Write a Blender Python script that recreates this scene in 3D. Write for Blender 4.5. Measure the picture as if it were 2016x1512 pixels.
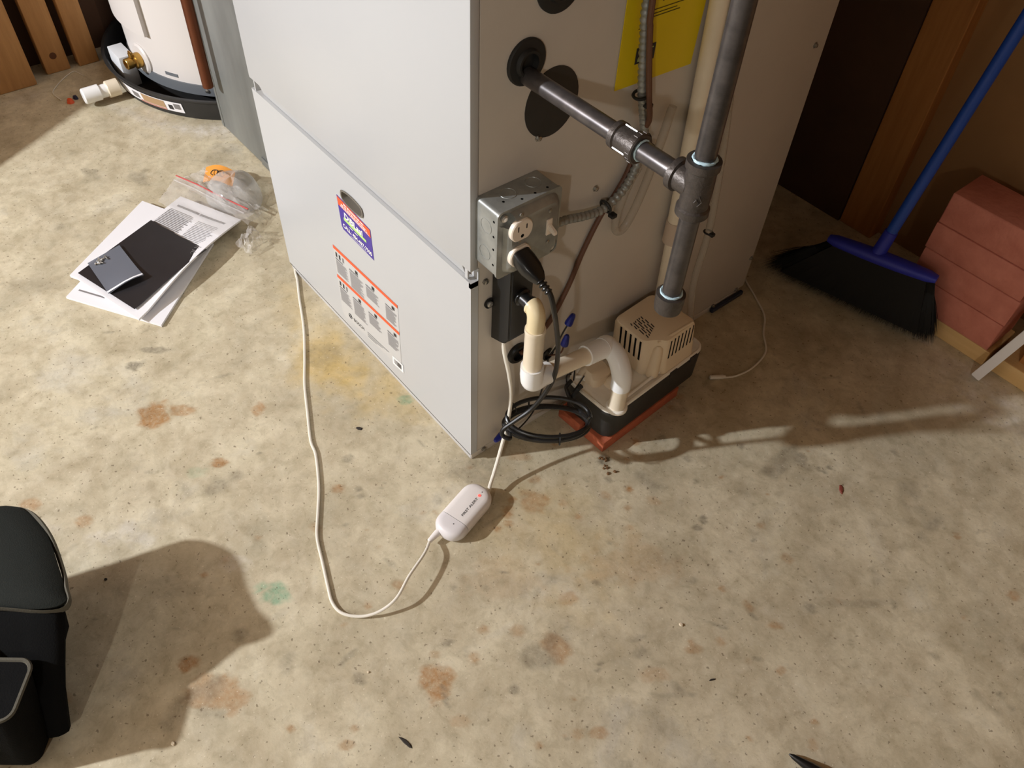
import bpy, bmesh, math, random
import numpy as np
from mathutils import Vector, Matrix
random.seed(7); rng = np.random.default_rng(11)
PI = math.pi
SC = bpy.context.scene; COL = SC.collection
for o in list(bpy.data.objects): bpy.data.objects.remove(o)

# ------------------------------------------------------------------ camera, light, exposure
cam = bpy.data.cameras.new('camera'); cam.sensor_width = 36; cam.lens = 28.683; cam.clip_start = .02
camo = bpy.data.objects.new('camera', cam); COL.objects.link(camo); SC.camera = camo
_r = Vector((.629345, .776187, .037720)); _u = Vector((-.602277, .457246, .654420)); _f = Vector((-.4912, .4346, -.7548))
_f = _r.cross(_u) * -1
_m = Matrix.Identity(4)
for i in range(3):
    _m[i][0] = _r[i]; _m[i][1] = _u[i]; _m[i][2] = -_f[i]
_m[0][3], _m[1][3], _m[2][3] = .65642, -.49585, 1.15182
camo.matrix_world = _m

world = bpy.data.worlds.new('basement_air'); SC.world = world; world.use_nodes = True
world.node_tree.nodes['Background'].inputs[0].default_value = (.9, .8, .65, 1)
world.node_tree.nodes['Background'].inputs[1].default_value = .012
def lamp(name, loc, power, color, radius):
    l = bpy.data.lights.new(name, 'POINT'); l.energy = power; l.color = color; l.shadow_soft_size = radius
    o = bpy.data.objects.new(name, l); COL.objects.link(o); o.location = loc; return o
lamp('bulb_light', (-1.42, -2.66, 1.72), 425, (.96, 1, 1.06), .045)
lamp('far_bulb_light', (2.2, -2.75, 2.12), 66, (1, .98, .94), .05)
vs = SC.view_settings
vs.view_transform = 'Standard'; vs.look = 'None'; vs.exposure = 0; vs.gamma = 1; vs.use_curve_mapping = False

# ------------------------------------------------------------------ helpers
LOC = {}
def obj(name, bm, mat, parent=None, smooth=True, angle=35, recalc=True):
    if recalc: bmesh.ops.recalc_face_normals(bm, faces=bm.faces)
    off = LOC.get(parent.name, Vector()) if parent else Vector()
    if parent:
        for v in bm.verts: v.co -= off
    me = bpy.data.meshes.new(name); bm.to_mesh(me); bm.free()
    for m in (mat if isinstance(mat, (list, tuple)) else [mat]): me.materials.append(m)
    if smooth:
        me.polygons.foreach_set('use_smooth', [True] * len(me.polygons))
        try: me.set_sharp_from_angle(angle=math.radians(angle))
        except Exception: pass
    o = bpy.data.objects.new(name, me); COL.objects.link(o)
    if parent: o.parent = parent; LOC[o.name] = off
    return o
def tag(o, label, cat, group=None, kind=None):
    o['label'] = label; o['category'] = cat
    if group: o['group'] = group
    if kind: o['kind'] = kind
    return o
def thing(name, label, cat, loc=(0, 0, 0), group=None):
    o = bpy.data.objects.new(name, None); COL.objects.link(o); o.location = loc; o.empty_display_size = .05
    LOC[o.name] = Vector(loc); return tag(o, label, cat, group)
def struct(name, bm, mat, smooth=False):
    o = obj(name, bm, mat, None, smooth); o['kind'] = 'structure'; return o

def box(bm, x0, x1, y0, y1, z0, z1, bev=0, seg=2):
    c = [(x0, y0, z0), (x1, y0, z0), (x1, y1, z0), (x0, y1, z0), (x0, y0, z1), (x1, y0, z1), (x1, y1, z1), (x0, y1, z1)]
    vs = [bm.verts.new(p) for p in c]
    fs = [bm.faces.new([vs[i] for i in q]) for q in ((3, 2, 1, 0), (4, 5, 6, 7), (0, 1, 5, 4), (1, 2, 6, 5), (2, 3, 7, 6), (3, 0, 4, 7))]
    if bev:
        es = list({e for f in fs for e in f.edges})
        bmesh.ops.bevel(bm, geom=es, offset=bev, segments=seg, profile=.5, affect='EDGES', clamp_overlap=True)
    return bm
def bx(*a, **k): return box(bmesh.new(), *a, **k)
def frame(d):
    d = Vector(d).normalized(); a = Vector((0, 0, 1)) if abs(d.z) < .9 else Vector((1, 0, 0))
    u = d.cross(a).normalized(); return u, d.cross(u).normalized()
def loft(bm, loops, cap0=True, cap1=True, closed=True):
    rings = [[bm.verts.new(p) for p in L] for L in loops]
    n = len(rings[0])
    for a, b in zip(rings, rings[1:]):
        for i in range(n if closed else n - 1):
            j = (i + 1) % n
            bm.faces.new((a[i], a[j], b[j], b[i]))
    if cap0: bm.faces.new(rings[0][::-1])
    if cap1: bm.faces.new(rings[-1])
    return rings
def ring(c, u, v, r, n=20, ru=None):
    c, u, v = Vector(c), Vector(u), Vector(v)
    return [c + u * (r * math.cos(2 * PI * i / n)) + v * ((ru or r) * math.sin(2 * PI * i / n)) for i in range(n)]
def lathe(bm, p0, d, prof, n=24):
    """prof: list of (distance along d, radius)"""
    p0 = Vector(p0); d = Vector(d).normalized(); u, v = frame(d)
    loft(bm, [ring(p0 + d * t, u, v, max(r, 1e-5), n) for t, r in prof]); return bm
def cyl(bm, a, b, r, n=20, r1=None):
    a, b = Vector(a), Vector(b); return lathe(bm, a, b - a, [(0, r), ((b - a).length, r1 if r1 else r)], n)
def spline(pts, n=8):
    P = [Vector(p) for p in pts]; P = [P[0] * 2 - P[1]] + P + [P[-1] * 2 - P[-2]]; out = []
    for i in range(1, len(P) - 2):
        a, b, c, d = P[i - 1:i + 3]
        for k in range(n):
            t = k / n
            out.append(.5 * ((2 * b) + (c - a) * t + (2 * a - 5 * b + 4 * c - d) * t * t + (3 * b - a - 3 * c + d) * t ** 3))
    out.append(P[-2]); return out
def tube(bm, pts, r, n=10, rf=None):
    pts = [Vector(p) for p in pts]; m = len(pts)
    t0 = (pts[1] - pts[0]).normalized(); u, v = frame(t0); loops = []
    for i, p in enumerate(pts):
        t = (pts[min(i + 1, m - 1)] - pts[max(i - 1, 0)]).normalized()
        u = (u - t * u.dot(t)).normalized(); v = t.cross(u)
        loops.append(ring(p, u, v, rf(i, m) if rf else r, n))
    loft(bm, loops); return bm
def torus(bm, c, d, R, r, n=24, m=8):
    c = Vector(c); d = Vector(d).normalized(); u, v = frame(d); vs = []
    for i in range(n):
        e = u * math.cos(2 * PI * i / n) + v * math.sin(2 * PI * i / n)
        vs.append([bm.verts.new(c + e * (R + r * math.cos(2 * PI * k / m)) + d * (r * math.sin(2 * PI * k / m))) for k in range(m)])
    for i in range(n):
        for k in range(m):
            a, b = vs[i], vs[(i + 1) % n]; bm.faces.new((a[k], b[k], b[(k + 1) % m], a[(k + 1) % m]))
    return bm
def rrect(w, h, r, n=5, cx=0, cy=0):
    out = []
    for sx, sy, a0 in ((1, 1, 0), (-1, 1, 90), (-1, -1, 180), (1, -1, 270)):
        for i in range(n + 1):
            a = math.radians(a0 + 90 * i / n)
            out.append((cx + sx * (w / 2 - r) + r * math.cos(a), cy + sy * (h / 2 - r) + r * math.sin(a)))
    return out
def prism(bm, poly, d):
    d = Vector(d); P = [Vector(p) for p in poly]
    loft(bm, [P, [p + d for p in P]]); return bm
def quad(bm, a, b, c, d):
    bm.faces.new([bm.verts.new(p) for p in (a, b, c, d)])
def boolean(o, cutbm, mat):
    bmesh.ops.recalc_face_normals(cutbm, faces=cutbm.faces)
    off = LOC.get(o.name, Vector())
    for v in cutbm.verts: v.co -= off
    me = bpy.data.meshes.new('cut'); cutbm.to_mesh(me); cutbm.free(); me.materials.append(mat)
    c = bpy.data.objects.new('cut', me); COL.objects.link(c); c.parent = o.parent
    md = o.modifiers.new('b', 'BOOLEAN'); md.object = c; md.operation = 'DIFFERENCE'; md.solver = 'EXACT'
    try: md.material_mode = 'TRANSFER'
    except Exception: pass
    dg = bpy.context.evaluated_depsgraph_get(); new = bpy.data.meshes.new_from_object(o.evaluated_get(dg))
    o.modifiers.clear(); o.data = new; bpy.data.objects.remove(c)
    try: new.set_sharp_from_angle(angle=math.radians(35))
    except Exception: pass

# ------------------------------------------------------------------ materials
def lin(c):
    return tuple(((x / 255) / 12.92 if x / 255 <= .04045 else ((x / 255 + .055) / 1.055) ** 2.4) for x in c) + (1,)
def mat(name, rgb, rough=.5, metal=0, var=0, scale=20, bump=0, bscale=60, rgb2=None, coat=0, spec=None, stretch=None, detail=4):
    m = bpy.data.materials.new(name); m.use_nodes = True; nt = m.node_tree; b = nt.nodes['Principled BSDF']
    b.inputs['Base Color'].default_value = lin(rgb); b.inputs['Roughness'].default_value = rough; b.inputs['Metallic'].default_value = metal
    if coat: b.inputs['Coat Weight'].default_value = coat; b.inputs['Coat Roughness'].default_value = .15
    if spec is not None: b.inputs['Specular IOR Level'].default_value = spec
    tc = nt.nodes.new('ShaderNodeTexCoord'); mp = nt.nodes.new('ShaderNodeMapping'); nt.links.new(tc.outputs['Object'], mp.inputs[0])
    if stretch: mp.inputs['Scale'].default_value = stretch
    if var or rgb2:
        n = nt.nodes.new('ShaderNodeTexNoise'); n.inputs['Scale'].default_value = scale; n.inputs['Detail'].default_value = detail; n.inputs['Roughness'].default_value = .6
        nt.links.new(mp.outputs[0], n.inputs[0])
        r = nt.nodes.new('ShaderNodeValToRGB'); r.color_ramp.elements[0].position = .3; r.color_ramp.elements[1].position = .7
        c = lin(rgb); c2 = lin(rgb2) if rgb2 else tuple(min(1, x * (1 + var)) for x in c[:3]) + (1,)
        r.color_ramp.elements[0].color = tuple(x * (1 - var) for x in c[:3]) + (1,); r.color_ramp.elements[1].color = c2
        nt.links.new(n.outputs[0], r.inputs[0]); nt.links.new(r.outputs[0], b.inputs['Base Color'])
    if bump:
        n2 = nt.nodes.new('ShaderNodeTexNoise'); n2.inputs['Scale'].default_value = bscale; n2.inputs['Detail'].default_value = 5
        nt.links.new(mp.outputs[0], n2.inputs[0])
        bp = nt.nodes.new('ShaderNodeBump'); bp.inputs['Strength'].default_value = bump; bp.inputs['Distance'].default_value = .002
        nt.links.new(n2.outputs[0], bp.inputs['Height']); nt.links.new(bp.outputs[0], b.inputs['Normal'])
    return m
def plastic_film(name, rgb, clear, rough=.12):
    m = bpy.data.materials.new(name); m.use_nodes = True; nt = m.node_tree; nt.nodes.clear()
    out = nt.nodes.new('ShaderNodeOutputMaterial'); tr = nt.nodes.new('ShaderNodeBsdfTransparent'); pr = nt.nodes.new('ShaderNodeBsdfPrincipled')
    pr.inputs['Base Color'].default_value = lin(rgb); pr.inputs['Roughness'].default_value = rough
    mx = nt.nodes.new('ShaderNodeMixShader'); fr = nt.nodes.new('ShaderNodeLayerWeight'); fr.inputs[0].default_value = .35
    mr = nt.nodes.new('ShaderNodeMapRange'); mr.inputs['To Min'].default_value = 1 - clear; mr.inputs['To Max'].default_value = min(1, 1.45 - clear)
    nt.links.new(fr.outputs['Facing'], mr.inputs['Value']); nt.links.new(mr.outputs[0], mx.inputs[0])
    nt.links.new(tr.outputs[0], mx.inputs[1]); nt.links.new(pr.outputs[0], mx.inputs[2]); nt.links.new(mx.outputs[0], out.inputs[0])
    return m
M = {}
M['white_paint'] = mat('white_paint', (190, 191, 191), .34, var=.015, scale=3)
M['panel_edge'] = mat('panel_edge', (205, 200, 192), .4)
M['side_paint'] = mat('side_paint', (203, 194, 182), .42, var=.03, scale=9, bump=.04, bscale=300)
M['rail'] = mat('rail', (200, 198, 196), .4)
M['black'] = mat('black', (22, 21, 20), .45)
M['black_gloss'] = mat('black_gloss', (20, 20, 20), .28)
M['black_rubber'] = mat('black_rubber', (34, 34, 33), .6)
M['void'] = mat('void', (8, 7, 6), .8)  # near-black: shade coloured into slots, holes and gaps; also the sensor dots
M['dark_plastic'] = mat('dark_plastic', (40, 39, 38), .5, var=.15, scale=40)
M['galv'] = mat('galvanized_steel', (150, 153, 150), .42, .55, var=.18, scale=26, rgb2=(172, 174, 170))
M['duct'] = mat('duct_steel', (132, 134, 131), .5, .35, var=.22, scale=7, rgb2=(152, 154, 150), stretch=(1, 1, .35))
M['steel'] = mat('steel', (170, 168, 162), .3, .9)
M['black_iron'] = mat('black_iron', (84, 80, 80), .32, .6, var=.16, scale=60, rgb2=(102, 97, 96))
M['cast_iron'] = mat('cast_iron', (84, 78, 74), .42, .55, var=.16, scale=90, bump=.35, bscale=260)
M['bright_steel'] = mat('bright_steel', (205, 202, 196), .3, .7)
M['paste'] = mat('thread_paste', (196, 226, 238), .5)
M['ivory'] = mat('ivory_plastic', (240, 226, 208), .4)
M['pvc'] = mat('pvc_beige', (238, 224, 198), .38, var=.04, scale=12, rgb2=(244, 231, 208))
M['pvc_yellow'] = mat('pvc_yellowed', (232, 214, 172), .35)
M['pvc_white'] = mat('pvc_white', (248, 248, 246), .3)
M['pump_beige'] = mat('pump_beige', (234, 214, 184), .45, var=.03, scale=14)
M['pump_plate'] = mat('pump_plate', (250, 244, 232), .42, var=.05, scale=30)
M['tank_black'] = mat('tank_black', (38, 37, 36), .5, var=.2, scale=60, rgb2=(46, 45, 44))
M['brick_red'] = mat('brick_red', (176, 92, 62), .85, var=.16, scale=35, bump=.5, bscale=200, rgb2=(190, 102, 70))
M['brick_painted'] = mat('brick_painted', (204, 122, 102), .72, var=.12, scale=22, bump=.6, bscale=90, rgb2=(214, 136, 116))
M['brick_joint'] = mat('brick_joint', (166, 98, 84), .85, var=.15, scale=60, bump=.8, bscale=120)
M['copper'] = mat('copper', (112, 64, 40), .42, .6, var=.12, scale=15)
M['brass'] = mat('brass', (190, 150, 78), .3, .9)
M['heater_white'] = mat('heater_white', (214, 208, 203), .4)
M['heater_ring'] = mat('heater_ring', (112, 116, 120), .45, .2)
M['cord'] = mat('black_cord', (26, 25, 25), .32)
M['cable_white'] = mat('white_cable', (236, 230, 216), .4)
M['device'] = mat('device_white', (238, 232, 228), .38)
M['device_cap'] = mat('device_cap', (226, 221, 221), .42)
M['print'] = mat('print_grey', (128, 124, 122), .7)
M['print_label'] = mat('print_label', (158, 155, 153), .7)
M['print_dark'] = mat('print_dark', (52, 50, 50), .7)
M['print_pale'] = mat('print_pale', (176, 172, 168), .7)
M['orange'] = mat('orange_print', (226, 92, 48), .45)
M['purple'] = mat('purple_print', (72, 52, 150), .4)
M['green'] = mat('green_print', (186, 224, 130), .45)
M['white_print'] = mat('white_print', (244, 242, 240), .45)
M['label_grey'] = mat('label_grey', (198, 197, 194), .5)
M['yellow'] = mat('yellow_sheet', (226, 198, 10), .5)
M['brown_wire'] = mat('brown_wire', (104, 68, 48), .55)
M['blue_nut'] = mat('blue_plastic', (34, 46, 150), .4)
M['blue_broom'] = mat('broom_blue', (32, 78, 178), .42)
M['blue_head'] = mat('broom_head_blue', (44, 52, 172), .42)
M['bristle'] = mat('bristle', (9, 9, 9), .7)
M['paper'] = mat('paper', (238, 236, 238), .7)
M['card_black'] = mat('black_card', (38, 36, 38), .42, var=.12, scale=18)
M['foil'] = plastic_film('grey_film_bag', (120, 124, 134), .35, .2)
M['film'] = plastic_film('clear_film', (226, 222, 218), .86, .10)
M['dome'] = plastic_film('clear_dome', (214, 212, 208), .74, .12)
M['vinyl'] = plastic_film('clear_vinyl', (190, 180, 165), .72, .15)
M['zip_red'] = mat('zip_red', (196, 84, 80), .5)
M['tag_orange'] = mat('orange_tag', (226, 152, 62), .55)
M['bag_lid'] = mat('bag_cloth', (36, 39, 36), .9, spec=.2, var=.1, scale=400, bump=.3, bscale=700)
M['bag_black'] = mat('bag_black_cloth', (9, 9, 9), .9, spec=.15, var=.25, scale=25, bump=.3, bscale=500)
M['bag_trim'] = mat('bag_trim', (84, 80, 68), .85, bump=.3, bscale=500)
M['led'] = mat('led_red', (255, 70, 60), .4)
_b = M['led'].node_tree.nodes['Principled BSDF']; _b.inputs['Emission Color'].default_value = (1, .1, .08, 1); _b.inputs['Emission Strength'].default_value = 1.2
def wood(name, c1, c2, stretch=(14, 14, 1.2), rough=.7):
    m = mat(name, c1, rough, rgb2=c2, scale=5, stretch=stretch, bump=.15, bscale=12, detail=6); return m
M['board'] = wood('board_pine', (170, 122, 72), (194, 144, 90))
M['stud'] = wood('stud_pine', (166, 108, 52), (190, 130, 68))
M['sill'] = wood('sill_pine', (212, 172, 112), (226, 190, 132), (1.5, 14, 14))
M['panel_brown'] = mat('panel_brown', (150, 110, 66), .7, var=.12, scale=4, bump=.2)
M['wall_dark'] = mat('wall_dark', (84, 58, 40), .9, var=.15, scale=5)
M['wall_room'] = mat('wall_room', (150, 145, 136), .9, var=.05, scale=3)
M['knot'] = mat('wood_knot', (92, 54, 26), .8)

# ------------------------------------------------------------------ floor
def make_floor():
    x0, x1, y0, y1, st = -2.0, 1.05, -1.05, 1.75, .0048
    nx, ny = int((x1 - x0) / st) + 1, int((y1 - y0) / st) + 1
    X, Y = np.meshgrid(np.linspace(x0, x1, nx), np.linspace(y0, y1, ny)); X = X.ravel(); Y = Y.ravel()
    n = nx * ny
    # value noise, to break up the outlines of the stains
    def vn(s, seed):
        g = np.random.default_rng(seed).random((90, 90)); a = (X * s) % 89; b = (Y * s) % 89
        i = a.astype(int); j = b.astype(int); fx = a - i; fy = b - j; fx = fx * fx * (3 - 2 * fx); fy = fy * fy * (3 - 2 * fy)
        i2, j2 = (i + 1) % 90, (j + 1) % 90
        return (g[j, i] * (1 - fx) + g[j, i2] * fx) * (1 - fy) + (g[j2, i] * (1 - fx) + g[j2, i2] * fx) * fy
    N = (vn(28, 1) + .7 * vn(70, 2) + .4 * vn(130, 3)) / 2.1 - .5
    N2 = (vn(9, 4) + .6 * vn(24, 5) + .4 * vn(61, 6)) / 2.0 - .5
    col = np.zeros((n, 4), np.float32); tint = np.zeros((n, 4), np.float32)
    def stain(ch, x, y, rx, ry, s, soft=.35, rot=0, rag=1.5, arr=None):
        A = col if arr is None else arr
        sel = (abs(X - x) < 2.4 * max(rx, ry)) & (abs(Y - y) < 2.4 * max(rx, ry))
        dx, dy = X[sel] - x, Y[sel] - y; c, sn = math.cos(rot), math.sin(rot)
        s = min(1, s * 1.1); d = np.sqrt(((dx * c + dy * sn) / rx) ** 2 + ((dy * c - dx * sn) / ry) ** 2) + N[sel] * rag
        v = np.clip((1 - d) / soft, 0, 1) * s
        A[sel, ch] = np.maximum(A[sel, ch], v)
        if ch == 0 and arr is None: col[sel, 3] = np.maximum(col[sel, 3], np.clip(1 - abs(v / max(s, .01) - .45) / .4, 0, 1) * .30 * s * (N[sel] > -.12))
    for a in STAINS: stain(*a[:6], .30, a[7], 1.7)
    gs = np.random.default_rng(21)
    for k in range(150):
        r = gs.uniform(.0025, .008) if k % 4 else gs.uniform(.008, .013)
        stain(0 if k % 3 else 3, gs.uniform(-.1, .95), gs.uniform(-.5, .55), r, r * gs.uniform(.6, 1.1), gs.uniform(.25, .65), .35, gs.uniform(0, 3), 1.2)
    for k in range(90):
        r = gs.uniform(.003, .010); stain(3, gs.uniform(-1.5, .9), gs.uniform(-.7, .7), r * gs.uniform(1, 3.2), r * .5, gs.uniform(.3, .7), .4, gs.uniform(0, 3), 1.4)
    # yellow run-off in front of the furnace, pale lime by the drain pan and along the sill
    stain(1, -.335, -.07, .15, .085, .9, 1.0, 0, 1.2, tint); stain(1, -.22, -.02, .12, .06, .6, 1.0, 0, 1.2, tint)
    stain(1, -.50, -.05, .12, .05, .35, 1.0, 0, 1.2, tint); stain(1, .22, .02, .16, .12, .35, 1.0, 0, 1.2, tint)
    d = np.abs(np.hypot(X + 1.5, Y - .35) - .40); m = (Y < .25) & (X > -1.48)
    col[:, 2] = np.maximum(col[:, 2], np.clip(1 - d / .05 + N2 * 2.2 - .35, 0, 1) * m * .8)
    d = np.abs(Y - .895 + .05 * (X - .4)); m = (X > .30)
    col[:, 2] = np.maximum(col[:, 2], np.clip(1 - d / .05 + N2 * 2.4 - .1, 0, 1) * m * .9)
    col[:, 2] = np.maximum(col[:, 2], np.clip(1 - np.hypot((X - .47) / .09, (Y - .84) / .06) + N * 2.2, 0, 1) * .8)
    col[:, 3] = np.maximum(col[:, 3], np.clip((N2 - .24) * 5, 0, .5))
    me = bpy.data.meshes.new('floor')
    I = np.arange(n).reshape(ny, nx); q = np.stack([I[:-1, :-1], I[:-1, 1:], I[1:, 1:], I[1:, :-1]], -1).reshape(-1, 4)
    me.vertices.add(n); co = np.zeros((n, 3), np.float32); co[:, 0] = X; co[:, 1] = Y
    me.vertices.foreach_set('co', co.ravel())
    me.loops.add(q.size); me.loops.foreach_set('vertex_index', q.ravel().astype(np.int32))
    me.polygons.add(len(q)); me.polygons.foreach_set('loop_start', np.arange(0, q.size, 4, dtype=np.int32))
    me.update(calc_edges=True); me.validate()
    for nm, A in (('stain', col), ('tint', tint)):
        at = me.attributes.new(nm, 'FLOAT_COLOR', 'POINT'); at.data.foreach_set('color', A.ravel())
    m = bpy.data.materials.new('concrete'); m.use_nodes = True; nt = m.node_tree; L = nt.links.new; b = nt.nodes['Principled BSDF']
    tc = nt.nodes.new('ShaderNodeTexCoord')
    def noise(s, d=5, r=.6, dist=0):
        k = nt.nodes.new('ShaderNodeTexNoise'); k.inputs['Scale'].default_value = s; k.inputs['Detail'].default_value = d; k.inputs['Roughness'].default_value = r
        k.inputs['Distortion'].default_value = dist; L(tc.outputs['Object'], k.inputs[0]); return k.outputs[0]
    def ramp(src, *st):
        k = nt.nodes.new('ShaderNodeValToRGB'); e = k.color_ramp.elements
        while len(e) < len(st): e.new(.5)
        for el, (p, c) in zip(e, st): el.position = p; el.color = c if len(c) == 4 else lin(c)
        L(src, k.inputs[0]); return k.outputs[0]
    def mix(fac, a, bb, mode='MIX'):
        k = nt.nodes.new('ShaderNodeMix'); k.data_type = 'RGBA'; k.blend_type = mode
        for i, v in ((0, fac), (6, a), (7, bb)):
            if isinstance(v, (int, float)): k.inputs[i].default_value = v
            elif isinstance(v, tuple): k.inputs[i].default_value = v
            else: L(v, k.inputs[i])
        return k.outputs[2]
    def mul(a, v):
        k = nt.nodes.new('ShaderNodeMath'); k.operation = 'MULTIPLY'
        for i, s in ((0, a), (1, v)):
            if isinstance(s, (int, float)): k.inputs[i].default_value = s
            else: L(s, k.inputs[i])
        return k.outputs[0]
    base = ramp(noise(5.5, 8, .62, .4), (.30, (190, 180, 155)), (.47, (212, 200, 172)), (.58, (222, 211, 183)), (.72, (208, 202, 186)))
    c = mix(mul(ramp(noise(17, 7, .66, .3), (.42, (0, 0, 0, 1)), (.66, (1, 1, 1, 1))), .6), base, lin((180, 165, 136)))
    c = mix(mul(ramp(noise(33, 6, .62), (.50, (0, 0, 0, 1)), (.72, (1, 1, 1, 1))), .40), c, lin((220, 211, 188)))
    c = mix(mul(ramp(noise(95, 4, .6), (.60, (0, 0, 0, 1)), (.72, (1, 1, 1, 1))), .30), c, lin((146, 128, 98)))
    at = nt.nodes.new('ShaderNodeAttribute'); at.attribute_name = 'stain'; sp = nt.nodes.new('ShaderNodeSeparateColor'); L(at.outputs['Color'], sp.inputs[0])
    a2 = nt.nodes.new('ShaderNodeAttribute'); a2.attribute_name = 'tint'; s2 = nt.nodes.new('ShaderNodeSeparateColor'); L(a2.outputs['Color'], s2.inputs[0])
    grain = ramp(noise(120, 4, .7), (.30, (.45, .45, .45, 1)), (.62, (1, 1, 1, 1)))
    c = mix(mul(s2.outputs[1], .75), c, lin((214, 184, 112)))
    c = mix(mul(sp.outputs[0], grain), c, lin((172, 122, 66)))
    c = mix(mul(sp.outputs[1], grain), c, lin((140, 178, 146)))
    c = mix(mul(at.outputs['Alpha'], grain), c, lin((126, 118, 102)))
    c = mix(mul(sp.outputs[2], ramp(noise(60, 5, .7), (.36, (.15, .15, .15, 1)), (.62, (1, 1, 1, 1)))), c, lin((236, 230, 220)))
    spk = ramp(noise(150, 2, .5), (.67, (0, 0, 0, 1)), (.70, (1, 1, 1, 1)))
    c = mix(mul(spk, .55), c, lin((92, 70, 46)))
    spk2 = ramp(noise(260, 1, .5), (.26, (1, 1, 1, 1)), (.285, (0, 0, 0, 1)))
    c = mix(mul(spk2, .6), c, lin((238, 228, 206)))
    mm = ramp(noise(42, 8, .72, .6), (.34, (.80, .79, .76, 1)), (.50, (.95, .95, .94, 1)), (.62, (1, 1, 1, 1)))
    c = mix(1.0, c, mm, 'MULTIPLY')
    m2 = ramp(noise(9, 8, .66, .8), (.34, (.84, .83, .80, 1)), (.58, (1, 1, 1, 1)))
    c = mix(1.0, c, m2, 'MULTIPLY')
    L(c, b.inputs['Base Color']); b.inputs['Specular IOR Level'].default_value = .35
    rr = ramp(noise(14, 5), (.3, (.50, .50, .50, 1)), (.7, (.72, .72, .72, 1))); L(rr, b.inputs['Roughness'])
    bp = nt.nodes.new('ShaderNodeBump'); bp.inputs['Strength'].default_value = .28; bp.inputs['Distance'].default_value = .0025
    L(noise(48, 8, .68), bp.inputs['Height']); L(bp.outputs[0], b.inputs['Normal'])
    me.materials.append(m)
    o = bpy.data.objects.new('floor', me); COL.objects.link(o); o['kind'] = 'structure'
    bm = bmesh.new()
    for a in ((-3, x0, -4, 2.2), (x1, 3.6, -4, 2.2), (x0, x1, -4, y0), (x0, x1, y1, 2.2)):
        quad(bm, (a[0], a[2], 0), (a[1], a[2], 0), (a[1], a[3], 0), (a[0], a[3], 0))
    struct('floor_outer', bm, m)
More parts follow.
